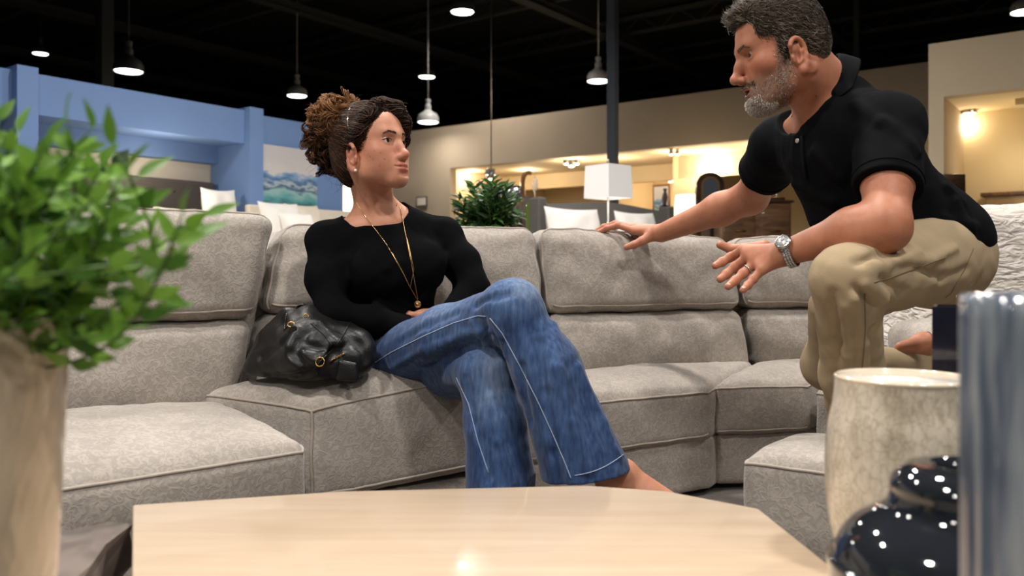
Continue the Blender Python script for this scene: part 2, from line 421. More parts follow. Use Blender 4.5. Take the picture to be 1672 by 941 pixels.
# ------------------------------------------------------------------ sectional sofa
M_fab = fabric_mat('woven_sofa_fabric', (158, 150, 141))
M_pipe = mat('sofa_piping', (160, 150, 139), 0.9, noise=0.08, nscale=60)
M_dark = mat('dark_gap_cloth', (30, 28, 27), 0.9)
class Cushion:
    """a rounded, crowned block stretched between eight corners; x left-right, y front-back, z down-up"""
    def __init__(s, c8, r, bulge=(0, 0, 0, 0, 0, 0), wr=0.003, seed=0):
        s.c = np.array(c8, float).reshape(2, 2, 2, 3)      # [z][y][x]
        c = s.c
        s.L = np.array([np.linalg.norm(c[:, :, 1] - c[:, :, 0], axis=-1).mean(),
                        np.linalg.norm(c[:, 1] - c[:, 0], axis=-1).mean(),
                        np.linalg.norm(c[1] - c[0], axis=-1).mean()])
        s.r = min(r, s.L.min() * 0.49); s.b = bulge; s.wr = wr; s.seed = seed
    def map(s, P):
        P = np.asarray(P, float)
        h = s.L / 2
        q = np.clip(P * h, -(h - s.r), h - s.r)
        dl = P * h - q
        nn = np.linalg.norm(dl, axis=-1, keepdims=True)
        w_ = q + s.r * dl / np.maximum(nn, 1e-9)
        n = w_ / h
        x, y, z = n[..., 0:1], n[..., 1:2], n[..., 2:3]
        fx0, fx1, fy0, fy1, fz0, fz1 = s.b
        cx = np.maximum(0, 1 - x * x); cy = np.maximum(0, 1 - y * y); cz = np.maximum(0, 1 - z * z)
        def face(a): return np.clip(a, 0, 1) ** 2
        kx = (face(x) * fx1 - face(-x) * fx0) * (cy * cz) ** 0.6
        ky = (face(y) * fy1 - face(-y) * fy0) * (cx * cz) ** 0.6
        kz = (face(z) * fz1 - face(-z) * fz0) * (cx * cy) ** 0.6
        c = s.c
        u, v, t = (x + 1) / 2, (y + 1) / 2, (z + 1) / 2
        pos = 0
        for iz in (0, 1):
            for iy in (0, 1):
                for ix in (0, 1):
                    pos = pos + c[iz, iy, ix] * (u if ix else 1 - u) * (v if iy else 1 - v) * (t if iz else 1 - t)
        ex = (c[:, :, 1] - c[:, :, 0]).mean((0, 1)); ex /= np.linalg.norm(ex)
        ey = (c[:, 1] - c[:, 0]).mean((0, 1)); ey /= np.linalg.norm(ey)
        ez = (c[1] - c[0]).mean((0, 1)); ez /= np.linalg.norm(ez)
        pos = pos + kx * ex + ky * ey + kz * ez
        if s.wr:
            S = s.seed
            a = pos * 1.0
            w1 = np.sin(a[..., 0] * 31 + S) * np.sin(a[..., 1] * 27 + 2 * S) + np.sin(a[..., 2] * 39 + a[..., 0] * 17 + S * 3) * 0.7 + 0.6 * np.sin(a[..., 1] * 63 + a[..., 2] * 44 + 4 * np.sin(a[..., 0] * 21 + S))
            nd = dl / np.maximum(nn, 1e-9)
            pos = pos + (w1 * s.wr)[..., None] * (nd[..., 0:1] * ex + nd[..., 1:2] * ey + nd[..., 2:3] * ez)
        return pos
    def mesh(s, name, m, parent, n=44):
        t = np.linspace(-1, 1, n + 1); t = np.sign(t) * (1 - (1 - np.abs(t)) ** 1.35)
        idx = {}; V = []; F = []
        def vid(p):
            k = tuple(np.round(p, 5))
            if k not in idx: idx[k] = len(V); V.append(p)
            return idx[k]
        for ax in range(3):
            for sg in (-1, 1):
                a, b = (ax + 1) % 3, (ax + 2) % 3
                g = np.zeros((n + 1, n + 1), int)
                for i in range(n + 1):
                    for j in range(n + 1):
                        p = np.zeros(3); p[ax] = sg; p[a] = t[i]; p[b] = t[j]
                        g[i, j] = vid(p)
                for i in range(n):
                    for j in range(n):
                        f = [g[i, j], g[i + 1, j], g[i + 1, j + 1], g[i, j + 1]]
                        F.append(f if sg > 0 else f[::-1])
        return mesh_np(name, s.map(np.array(V)), np.array(F), m, parent)
    def path(s, pts, n=40):
        """surface points along a polyline of cube coordinates"""
        out = []
        for p, q in zip(pts[:-1], pts[1:]):
            for k in range(n):
                out.append(np.array(p, float) + (np.array(q, float) - np.array(p, float)) * k / n)
        out.append(np.array(pts[-1], float))
        return s.map(np.array(out))
def v3(p, z): return [p[0], p[1], z]
def blk(FL, FR, BR, BL, z0, z1, top_off=None):
    """corner list from plan points; z may be one value or four (FL, FR, BL, BR)"""
    z0 = [z0] * 4 if np.isscalar(z0) else z0
    z1 = [z1] * 4 if np.isscalar(z1) else z1
    lo = [v3(FL, z0[0]), v3(FR, z0[1]), v3(BL, z0[2]), v3(BR, z0[3])]
    hi = [v3(FL, z1[0]), v3(FR, z1[1]), v3(BL, z1[2]), v3(BR, z1[3])]
    if top_off is not None:
        hi = [[p[0] + o[0], p[1] + o[1], p[2]] for p, o in zip(hi, top_off)]
    return lo + hi
sofa = empty('sectional_sofa', (0, 0, 0))
tag(sofa, 'curved grey beige sectional sofa in squiggle woven fabric, woman sitting on it', 'sofa')
def piped(name, cu, paths, n=44, r=0.0042):
    o = cu.mesh(name, M_fab, sofa, n)
    for p in paths:
        MB().tube(cu.path(p, 60), r, 6).build('piping', M_pipe, o)
    return o
TOPF = [(-1, 1, 0.93), (-1, -1, 0.93), (1, -1, 0.93), (1, 1, 0.93)]
P2 = lambda x, y: np.array([x, y], float)
# plan points of the seat fronts and of the back line
A_FL, A_FR, A_BR, A_BL = P2(-1.33, 1.18), P2(-0.468, 1.965), P2(-0.80, 2.34), P2(-1.66, 1.62)
B_FL, B_FR, B_BR, B_BL = P2(-0.508, 2.165), P2(-0.075, 2.41), P2(0.16, 2.92), P2(-0.85, 2.31)
C_FL, C_FR, C_BR, C_BL = P2(-0.06, 2.40), P2(0.655, 2.825), P2(0.93, 3.26), P2(0.15, 2.93)
D_FL, D_FR, D_BR, D_BL = P2(0.672, 2.868), P2(1.02, 2.93), P2(1.36, 3.34), P2(0.94, 3.27)
E_FL, E_FR, E_BR, E_BL = P2(1.03, 2.90), P2(1.20, 2.42), P2(1.86, 2.62), P2(1.52, 3.34)
def inset(a, b, k): return a + (b - a) * k
# seat cushions
cA = Cushion(blk(A_FL, A_FR, A_BR, A_BL, 0.16, [0.352, 0.352, 0.40, 0.395]), 0.045, (0, 0.01, 0.02, 0, 0, 0.045), 0.0016, 1)
piped('seat_cushion', cA, [[(-1, -1, 0.80), (1, -1, 0.80), (1, 0.2, 0.86)]])
cB = Cushion(blk(B_FL, B_FR, B_BR, B_BL, [0.155, 0.185, 0.16, 0.19], [0.405, 0.466, 0.425, 0.466]), 0.035, (0.0, 0.01, 0.015, 0, 0, 0.058), 0.0016, 2)
piped('seat_cushion', cB, [[(-1, 1, 0.9), (-1, -1, 0.9), (1, -1, 0.9)], [(-1, -1, 0.9), (-1, -1, -0.9)], [(-1, -1, -0.86), (1, -1, -0.86)]])
cC = Cushion(blk(C_FL, C_FR, C_BR, C_BL, 0.185, [0.357, 0.357, 0.40, 0.40]), 0.035, (0, 0.01, 0.012, 0, 0, 0.035), 0.0016, 3)
piped('seat_cushion', cC, [[(-1, -1, 0.86), (1, -1, 0.86), (1, 1, 0.86)], [(-1, -1, -0.84), (1, -1, -0.84)]])
cD = Cushion(blk(D_FL, D_FR, D_BR, D_BL, 0.19, [0.36, 0.36, 0.395, 0.40]), 0.03, (0, 0.01, 0.012, 0, 0, 0.03), 0.0016, 4)
piped('seat_cushion', cD, [[(-1, 1, 0.88), (-1, -1, 0.88), (1, -1, 0.88), (1, 1, 0.88)], [(-1, -1, -0.84), (1, -1, -0.84)], [(-1, -1, 0.88), (-1, -1, -0.84)]])
cE = Cushion(blk(E_FL, E_FR, E_BR, E_BL, 0.17, 0.345), 0.03, (0, 0, 0.01, 0, 0, 0.02), 0.0016, 5)
piped('seat_cushion', cE, [[(-1, -1, 0.86), (1, -1, 0.86), (1, 1, 0.86)]])
# fronts below the seats
for (a, b, c_, d_, zt) in ((A_FL, A_FR, A_BR, A_BL, 0.16), (B_FL, B_FR, B_BR, B_BL, 0.16), (C_FL, C_FR, C_BR, C_BL, 0.19), (D_FL, D_FR, D_BR, D_BL, 0.195), (E_FL, E_FR, E_BR, E_BL, 0.175)):
    k = 0.03
    cu = Cushion(blk(inset(a, d_, k), inset(b, c_, k), c_, d_, 0.02, zt), 0.022, (0, 0, 0.008, 0, 0, 0), 0.0012, 6)
    cu.mesh('front_panel', M_fab, sofa, 26)
# backs: lower lumbar roll and upper head cushion
def backs(BL, BR, TL, TR, zs, zm, zt, dep, seed, path=True, lo_b=0.04):
    """BL/BR seat junction, TL/TR front of the top edge; zs seat, zm seam (two), zt top (two)"""
    ax = BR - BL; ax = ax / np.linalg.norm(ax); nb = np.array([-ax[1], ax[0]])
    ML = inset(BL, TL, 0.45); MR = inset(BR, TR, 0.45)
    b = nb * dep
    lo = Cushion([v3(BL, zs), v3(BR, zs), v3(BL + b, zs), v3(BR + b, zs), v3(ML, zm[0]), v3(MR, zm[1]), v3(ML + b, zm[0]), v3(MR + b, zm[1])], 0.045, (0, 0, lo_b, 0, 0, 0.0), 0.002, seed)
    o1 = lo.mesh('lower_back_cushion', M_fab, sofa, 36)
    f = -nb * 0.006
    up = Cushion([v3(ML + f, zm[0]), v3(MR + f, zm[1]), v3(ML + b, zm[0]), v3(MR + b, zm[1]), v3(TL, zt[0]), v3(TR, zt[1]), v3(TL + b * 0.8, zt[0] - 0.01), v3(TR + b * 0.8, zt[1] - 0.01)], 0.05, (0.004, 0.004, 0.03, 0, 0, 0.014), 0.0024, seed + 1)
    o2 = up.mesh('upper_back_cushion', M_fab, sofa, 44)
    MB().tube(up.path([(-1, -0.75, -1), (-0.985, -0.7, 0.5), (-0.985, -0.68, 1), (0.985, -0.68, 1), (0.985, -0.7, 0.5), (1, -0.75, -1)], 60), 0.0045, 6).build('piping', M_pipe, o2)
    MB().tube(up.path([(-1, -1, -0.84), (1, -1, -0.84)], 60), 0.004, 6).build('piping', M_pipe, o2)
    MB().tube(lo.path([(-1, -1, -0.8), (1, -1, -0.8)], 60), 0.0035, 6).build('piping', M_pipe, o1)
    return lo, up
bA = backs(P2(-1.70, 1.66), P2(-0.76, 2.37), P2(-1.62, 1.82), P2(-0.69, 2.50), 0.345, (0.600, 0.610), (0.905, 0.915), 0.22, 11)
bB = backs(P2(-0.745, 2.40), P2(0.15, 2.90), P2(-0.685, 2.56), P2(0.085, 2.965), 0.36, (0.62, 0.60), (0.885, 0.895), 0.22, 21)
bC = backs(P2(0.16, 2.90), P2(0.925, 3.235), P2(0.105, 2.965), P2(0.835, 3.25), 0.36, (0.595, 0.60), (0.895, 0.872), 0.22, 31)
bD = backs(P2(0.94, 3.245), P2(1.46, 3.30), P2(0.85, 3.27), P2(1.46, 3.36), 0.36, (0.60, 0.60), (0.874, 0.868), 0.22, 41)
# padded shell behind the backs
mb = MB()
pl = [P2(-1.70, 1.86), P2(-0.74, 2.60), P2(0.10, 3.09), P2(0.86, 3.39), P2(1.46, 3.46), P2(1.48, 3.56), P2(0.84, 3.50), P2(0.02, 3.20), P2(-0.83, 2.69), P2(-1.78, 1.95)]
mb.prism(pl, 0.02, 0.80, 0.0); mb.build('back_shell', M_fab, sofa)
# short arm closing the right end
cu = Cushion(blk(P2(1.44, 2.50), P2(1.70, 2.52), P2(1.72, 3.3), P2(1.40, 3.22), 0.03, [0.53, 0.53, 0.56, 0.56]), 0.06, (0, 0, 0.01, 0, 0, 0.02), 0.002, 51)
cu.mesh('arm', M_fab, sofa, 30)
# extended foot rest that the man stands on
cu = Cushion(blk(P2(0.80, 2.06), P2(1.26, 2.10), P2(1.24, 2.44), P2(0.98, 2.44), 0.03, 0.19), 0.03, (0, 0, 0, 0, 0, 0.0), 0.001, 52)
cu.mesh('foot_rest', M_fab, sofa, 20)
# ------------------------------------------------------------------ ottoman
O_A, O_B = P2(0.485, 1.818), P2(0.87, 1.50)
ax = (O_B - O_A) / np.linalg.norm(O_B - O_A); nb = np.array([-ax[1], ax[0]])
O_C, O_D = O_B + nb * 0.36, O_A + nb * 0.33
ott = empty('ottoman', (*(O_A + O_B) / 2, 0))
tag(ott, 'squiggle fabric ottoman between the coffee table and the man\'s shin', 'ottoman')
off = np.array([*((O_A + O_B) / 2), 0])
def rel(c8): return [[p[0] - off[0], p[1] - off[1], p[2]] for p in c8]
cu = Cushion(rel(blk(O_A, O_B, O_C, O_D, 0.03, 0.352)), 0.03, (0.0, 0, 0.006, 0, 0, 0.035), 0.0014, 61)
body = cu.mesh('upholstered_block', M_fab, ott, 40)
MB().tube(cu.path([(-1, 1, 0.93), (-1, -1, 0.93), (1, -1, 0.93), (1, 1, 0.93)], 60), 0.004, 6).build('piping', M_pipe, body)
for p in (O_A, O_B, O_C, O_D):
    q = (O_A + O_C) / 2; p = p + (q - p) * 0.15
    MB().lathe([(0.02, 0.0), (0.025, 0.035)], 16, (p[0] - off[0], p[1] - off[1], 0)).build('foot', M_dark, ott)
# ------------------------------------------------------------------ coffee table
def wood_mat(name, dark, light, scale=(1.2, 14, 14), rough=0.35, coat=0.2, rot=0.0):
    m = mat(name, light, rough, coat=coat)
    nt = m.node_tree; b = nt.nodes['Principled BSDF']
    tc = N(nt, 'ShaderNodeTexCoord'); mp = N(nt, 'ShaderNodeMapping')
    mp.inputs['Scale'].default_value = scale; mp.inputs['Rotation'].default_value = (0, 0, rot)
    nt.links.new(tc.outputs['Object'], mp.inputs['Vector'])
    n = N(nt, 'ShaderNodeTexNoise'); n.inputs['Scale'].default_value = 2.2; n.inputs['Detail'].default_value = 7; n.inputs['Distortion'].default_value = 0.6
    nt.links.new(mp.outputs[0], n.inputs['Vector'])
    r = ramp(nt, [(0.3, lin(dark)), (0.7, lin(light))])
    nt.links.new(n.outputs['Fac'], r.inputs['Fac']); nt.links.new(r.outputs['Color'], b.inputs['Base Color'])
    return m
M_table = wood_mat('pale_maple_veneer', (190, 168, 143), (202, 180, 155), rough=0.22, coat=0.3)
M_tedge = wood_mat('maple_edge', (176, 146, 112), (200, 168, 130))
tb = empty('coffee_table', (-0.1, 1.1, 0)); tag(tb, 'pale wood coffee table with clipped corners in the foreground', 'coffee table')
poly = [(-0.632, 1.418), (-0.30, 1.505), (0.137, 1.545), (0.275, 1.505), (0.405, 1.395), (0.424, 1.09), (0.30, 0.95), (0.20, 0.74), (-0.25, 0.74), (-0.40, 0.90), (-0.486, 1.088)]
poly = [(x + 0.1, y - 1.1) for x, y in poly][::-1]
MB().prism(poly, 0.325, 0.36, 0.004).build('tabletop', M_table, tb, 30)
sm = [(x * 0.86, y * 0.86) for x, y in poly]
MB().prism(sm, 0.27, 0.325).build('apron', M_tedge, tb)
for (x, y) in ((-0.38, 0.28), (0.36, 0.30), (-0.15, -0.22), (0.10, -0.22)):
    MB().box((x - 0.03, y - 0.03, 0.0), (x + 0.03, y + 0.03, 0.28), bev=0.006).build('leg', M_tedge, tb)
# ------------------------------------------------------------------ rough dark wood table at the left
M_slab = wood_mat('weathered_dark_wood', (52, 44, 40), (112, 100, 92), scale=(6, 3, 9), rough=0.6, coat=0.0)
M_slabside = wood_mat('split_brown_wood', (44, 36, 30), (128, 108, 84), scale=(10, 10, 3), rough=0.7, coat=0.0)
sl = empty('slab_table', (-0.75, 0.9, 0)); tag(sl, 'rough dark wood slab table at the lower left under the potted greenery', 'side table')
out = [(-0.615, 1.385), (-0.66, 1.40), (-0.70, 1.36), (-0.76, 1.40), (-0.86, 1.38), (-0.98, 1.40), (-1.08, 1.30), (-1.10, 1.0), (-1.05, 0.70), (-0.93, 0.52), (-0.62, 0.50), (-0.50, 0.58), (-0.47, 0.72), (-0.505, 0.86), (-0.53, 0.98), (-0.575, 1.10), (-0.585, 1.20), (-0.612, 1.28)]
bm = bmesh.new()
n_ = len(out); rows = []
for zi, (z, k, wob) in enumerate(((0.255, 0.93, 0.012), (0.275, 0.985, 0.008), (0.30, 1.0, 0.010), (0.325, 1.0, 0.006), (0.338, 0.985, 0.004))):
    row = []
    for i, (x, y) in enumerate(out):
        cx, cy = -0.78, 0.95
        s_ = k + 0.02 * math.sin(i * 2.3 + zi * 1.7)
        row.append(bm.verts.new((cx + (x - cx) * s_ + 0.75, cy + (y - cy) * s_ - 0.9, z)))
    rows.append(row)
for a, b in zip(rows[:-1], rows[1:]):
    for i in range(n_): bm.faces.new([a[i], b[i], b[(i + 1) % n_], a[(i + 1) % n_]])
bm.faces.new(rows[0]); bm.faces.new(rows[-1][::-1])
bmesh.ops.recalc_face_normals(bm, faces=bm.faces[:])
o = MB().bm(bm).build('slab_top', M_slab, sl)
for (x, y) in ((-0.25, 0.3), (0.14, 0.22), (-0.2, -0.28), (0.13, -0.25)):
    MB().tube([(x, y, 0.0), (x * 0.9, y * 0.9, 0.27)], [0.035, 0.045], 10).build('leg', M_slabside, sl)
dish = MB().lathe([(0.0001, 0.002), (0.05, 0.0), (0.085, 0.010), (0.088, 0.013), (0.05, 0.006), (0.0001, 0.006)], 32, (0, 0, 0)).build('shallow_dish', mat('ivory_ceramic', (226, 214, 190), 0.3, coat=0.5))
dish.location = (-0.80, 1.31, 0.338); tag(dish, 'shallow ivory dish on the back of the dark slab table', 'dish')
# ------------------------------------------------------------------ hammered metal vase with greenery
def vase_rings(prof, n, fn=None):
    vs = []; fs = []
    for i, (r, z) in enumerate(prof):
        for j in range(n):
            a = 2 * PI * j / n
            rr = r + (fn(a, z, i) if fn else 0)
            vs.append((rr * math.cos(a), rr * math.sin(a), z))
    m = len(prof)
    for i in range(m - 1):
        for j in range(n): fs.append([i * n + j, i * n + (j + 1) % n, (i + 1) * n + (j + 1) % n, (i + 1) * n + j])
    fs.append(list(range(n))[::-1])
    return vs, fs
def smooth_prof(pts, k=8):
    pts = [np.array(p, float) for p in pts]; out = []
    for i in range(len(pts) - 1):
        p0 = pts[max(i - 1, 0)]; p1 = pts[i]; p2 = pts[i + 1]; p3 = pts[min(i + 2, len(pts) - 1)]
        for t in np.linspace(0, 1, k, endpoint=False):
            out.append(tuple(0.5 * ((2 * p1) + (-p0 + p2) * t + (2 * p0 - 5 * p1 + 4 * p2 - p3) * t * t + (-p0 + 3 * p1 - 3 * p2 + p3) * t ** 3)))
    out.append(tuple(pts[-1])); return out
M_hammer = mat('champagne_glass', (194, 176, 150), 0.30, metal=0.18, noise=0.10, nscale=7, coat=1.0)
VX, VY, VD = -0.505, 0.78, 0.338
z1 = CAMH - (517 - HZ) / FPX * VY - VD
prof = smooth_prof([(0.062, 0.0), (0.070, 0.01), (0.078, 0.12), (0.084, 0.24), (0.0885, z1 - 0.02), (0.089, z1)], 14)
prof += [(0.085, z1), (0.083, z1 - 0.03), (0.078, z1 - 0.10)]
def dent(a, z, i):
    if i > len(prof) - 3: return 0
    return 0.0008 * math.sin(a * 34 + 1.3 * math.sin(z * 90)) * math.sin(z * 210 + 1.5 * math.sin(a * 9))
vs, fs = vase_rings(prof, 150, dent)
v = MB().add(vs, fs).build('hammered_vase', M_hammer); v.location = (VX, VY, VD)
tag(v, 'tall champagne coloured hammered vase at the left edge holding greenery', 'vase')
# ------------------------------------------------------------------ vases at the right on a low round stand
st = empty('round_stand', (0.50, 0.90, 0)); tag(st, 'dark round stand under the group of vases at the lower right', 'side table')
MB().lathe([(0.0001, 0.222), (0.415, 0.222), (0.42, 0.228), (0.42, 0.242), (0.415, 0.248), (0.0001, 0.248)], 64).build('stand_top', M_slab, st, 40)
MB().lathe([(0.05, 0.03), (0.03, 0.06), (0.03, 0.222)], 24).build('pedestal', M_dark, st)
MB().lathe([(0.16, 0.0), (0.16, 0.012), (0.05, 0.03)], 40).build('foot_disc', M_dark, st)
ZS = 0.248
def crackle_mat():
    m = mat('crackled_cream_glaze', (205, 190, 164), 0.16, coat=0.8)
    nt = m.node_tree; b = nt.nodes['Principled BSDF']
    tc = N(nt, 'ShaderNodeTexCoord')
    n1 = N(nt, 'ShaderNodeTexNoise'); n1.inputs['Scale'].default_value = 20; n1.inputs['Detail'].default_value = 8; n1.inputs['Roughness'].default_value = 0.75
    mp = N(nt, 'ShaderNodeMapping'); mp.inputs['Scale'].default_value = (1, 1, 0.55)
    nt.links.new(tc.outputs['Object'], mp.inputs[0]); nt.links.new(mp.outputs[0], n1.inputs['Vector'])
    r1 = ramp(nt, [(0.30, lin((140, 130, 113))), (0.45, lin((184, 173, 154))), (0.60, lin((212, 202, 184))), (0.75, lin((228, 220, 205)))])
    nt.links.new(n1.outputs['Fac'], r1.inputs['Fac'])
    vo_ = N(nt, 'ShaderNodeTexVoronoi'); vo_.feature = 'DISTANCE_TO_EDGE'; vo_.inputs['Scale'].default_value = 95
    dn = N(nt, 'ShaderNodeMix', data_type='RGBA'); dn.inputs[0].default_value = 0.03
    nt.links.new(mp.outputs[0], dn.inputs[6]); nt.links.new(n1.outputs['Color'], dn.inputs[7])
    nt.links.new(dn.outputs[2], vo_.inputs['Vector'])
    r2 = ramp(nt, [(0.0, (0.70, 0.67, 0.62)), (0.08, (1, 1, 1))])
    nt.links.new(vo_.outputs['Distance'], r2.inputs['Fac'])
    mx = N(nt, 'ShaderNodeMix', data_type='RGBA', blend_type='MULTIPLY'); mx.inputs[0].default_value = 1.0
    nt.links.new(r1.outputs['Color'], mx.inputs[6]); nt.links.new(r2.outputs['Color'], mx.inputs[7])
    nt.links.new(mx.outputs[2], b.inputs['Base Color'])
    bp = N(nt, 'ShaderNodeBump'); bp.inputs['Strength'].default_value = 0.25; bp.inputs['Distance'].default_value = 0.004
    nt.links.new(n1.outputs['Fac'], bp.inputs['Height']); nt.links.new(bp.outputs['Normal'], b.inputs['Normal']); nt.links.new(bp.outputs['Normal'], b.inputs['Coat Normal'])
    return m
def zat(py, d): return CAMH - (py - HZ) / FPX * d
def xat(px, d): return (px - 836) / FPX * d
d = 1.12; cx = xat(1476, d); rim = xat(1476 + 108, d) - cx; zt = zat(620, d) - ZS
prof = smooth_prof([(0.060, 0.0), (0.070, 0.006), (0.080, zat(941, d) - ZS), (0.0945, zat(850, d) - ZS), (0.0985, zat(770, d) - ZS), (0.0955, zat(705, d) - ZS), (rim + 0.001, zat(660, d) - ZS), (rim - 0.0015, zt - 0.006), (rim - 0.001, zt)], 8)
prof += [(rim - 0.003, zt + 0.0015), (rim - 0.007, zt), (rim - 0.009, zt - 0.01), (rim - 0.004, zt - 0.06), (0.07, 0.1), (0.0001, 0.02)]
vs, fs = vase_rings(prof, 96)
v = MB().add(vs, fs).build('crackle_glaze_vase', crackle_mat()); v.location = (cx, d, ZS + 0.002)
tag(v, 'wide mouthed cream crackle glazed vase in front of the ottoman', 'vase')
zr = zt + 0.0005
MB().tube([((rim - 0.003) * math.cos(a), (rim - 0.003) * math.sin(a), zr) for a in np.linspace(0, 2 * PI, 80)], 0.0028, 8, cap=False).build('rim', mat('ivory_gloss_rim', (226, 212, 188), 0.1, coat=1.0), v)
MB().lathe([(rim - 0.0045, zt + 0.0018), (rim - 0.0085, zt - 0.002), (rim - 0.0105, zt - 0.012), (rim - 0.006, zt - 0.06), (0.068, 0.11), (0.0001, 0.03)], 80).build('interior', mat('white_inner_glaze', (240, 234, 222), 0.12, coat=0.8), v)
# dark gourd
M_navy = mat('navy_black_glaze', (33, 36, 41), 0.04, coat=1.0, noise=0.15, nscale=10)
d = 0.84; cx = xat(1590, d)
def gp(px, py): return (xat(px, d) - cx, zat(py, d) - ZS)
def gr(pxl, py): return (abs(xat(pxl, d) - cx), zat(py, d) - ZS)
prof = smooth_prof([(0.075, 0.0), (0.105, 0.008), gr(1366, 960), gr(1374, 925), gr(1386, 893), gr(1406, 868), gr(1436, 847), gr(1455, 834), gr(1463, 815), gr(1463, 797), gr(1472, 780), gr(1492, 767), gr(1522, 763)], 8)
zt = prof[-1][1]; rt = prof[-1][0]
prof += [(rt - 0.006, zt - 0.002), (rt - 0.010, zt - 0.012), (rt - 0.006, zt - 0.04), (0.0001, zt - 0.06)]
vs, fs = vase_rings(prof, 96)
v = MB().add(vs, fs).build('gourd_vase', M_navy); v.location = (cx, d, ZS + 0.002)
tag(v, 'squat glossy navy black gourd vase at the lower right', 'vase')
# ribbed blue grey cylinder
M_rib = mat('blue_grey_reactive_glaze', (84, 96, 112), 0.12, coat=0.9)
nt = M_rib.node_tree; b = nt.nodes['Principled BSDF']
tc = N(nt, 'ShaderNodeTexCoord'); mp = N(nt, 'ShaderNodeMapping'); mp.inputs['Scale'].default_value = (1, 1, 0.10)
nt.links.new(tc.outputs['Object'], mp.inputs[0])
n1 = N(nt, 'ShaderNodeTexNoise'); n1.inputs['Scale'].default_value = 46; n1.inputs['Detail'].default_value = 3
nt.links.new(mp.outputs[0], n1.inputs['Vector'])
r1 = ramp(nt, [(0.32, lin((44, 54, 70))), (0.5, lin((74, 86, 102))), (0.62, lin((130, 137, 143))), (0.78, lin((172, 172, 168)))])
nt.links.new(n1.outputs['Fac'], r1.inputs['Fac']); nt.links.new(r1.outputs['Color'], b.inputs['Base Color'])
d = 0.62; rr = 0.047; cx = xat(1580, d) + rr; zt = zat(486, d) - ZS
prof = [(rr * 0.9, 0.0)] + [(rr * (1 - 0.03 * (1 - k)), zt * k) for k in np.linspace(0.02, 1, 30)] + [(rr - 0.004, zt + 0.001), (rr - 0.008, zt - 0.004), (rr - 0.009, zt - 0.1), (0.0001, zt - 0.12)]
vs, fs = vase_rings(prof, 120, lambda a, z, i: 0.0011 * math.cos(a * 20) if 0 < i < 30 else 0)
v = MB().add(vs, fs).build('ribbed_vase', M_rib); v.location = (cx, d, ZS + 0.002)
tag(v, 'tall blue grey ribbed glazed cylinder vase at the right edge', 'vase')
# square navy vase further back
d = 1.24; x0 = xat(1530, d); x1 = xat(1640, d); zt = zat(504, d) - ZS
M_sq = mat('deep_navy_glaze', (24, 25, 36), 0.1, coat=0.6, noise=0.3, nscale=25)
h_ = (x1 - x0) / 2
bm = bmesh.new()
rows = []
for (k, z) in ((0.92, 0.0), (1.0, 0.01), (1.0, zt * 0.5), (1.0, zt - 0.003), (0.98, zt), (0.88, zt), (0.86, zt - 0.02), (0.86, zt - 0.12)):
    rows.append([bm.verts.new((sx * h_ * k, sy * h_ * k, z)) for sx, sy in ((-1, -1), (1, -1), (1, 1), (-1, 1))])
for a, b_ in zip(rows[:-1], rows[1:]):
    for i in range(4): bm.faces.new([a[i], a[(i + 1) % 4], b_[(i + 1) % 4], b_[i]])
bm.faces.new(rows[0][::-1]); bm.faces.new(rows[-1])
v = MB().bm(bm).build('square_vase', M_sq); v.location = (*img(1583, 500, 1.28)[:2], ZS + 0.002); v.rotation_euler = (0, 0, -0.49)
tag(v, 'dark navy square vase behind the ribbed cylinder', 'vase')
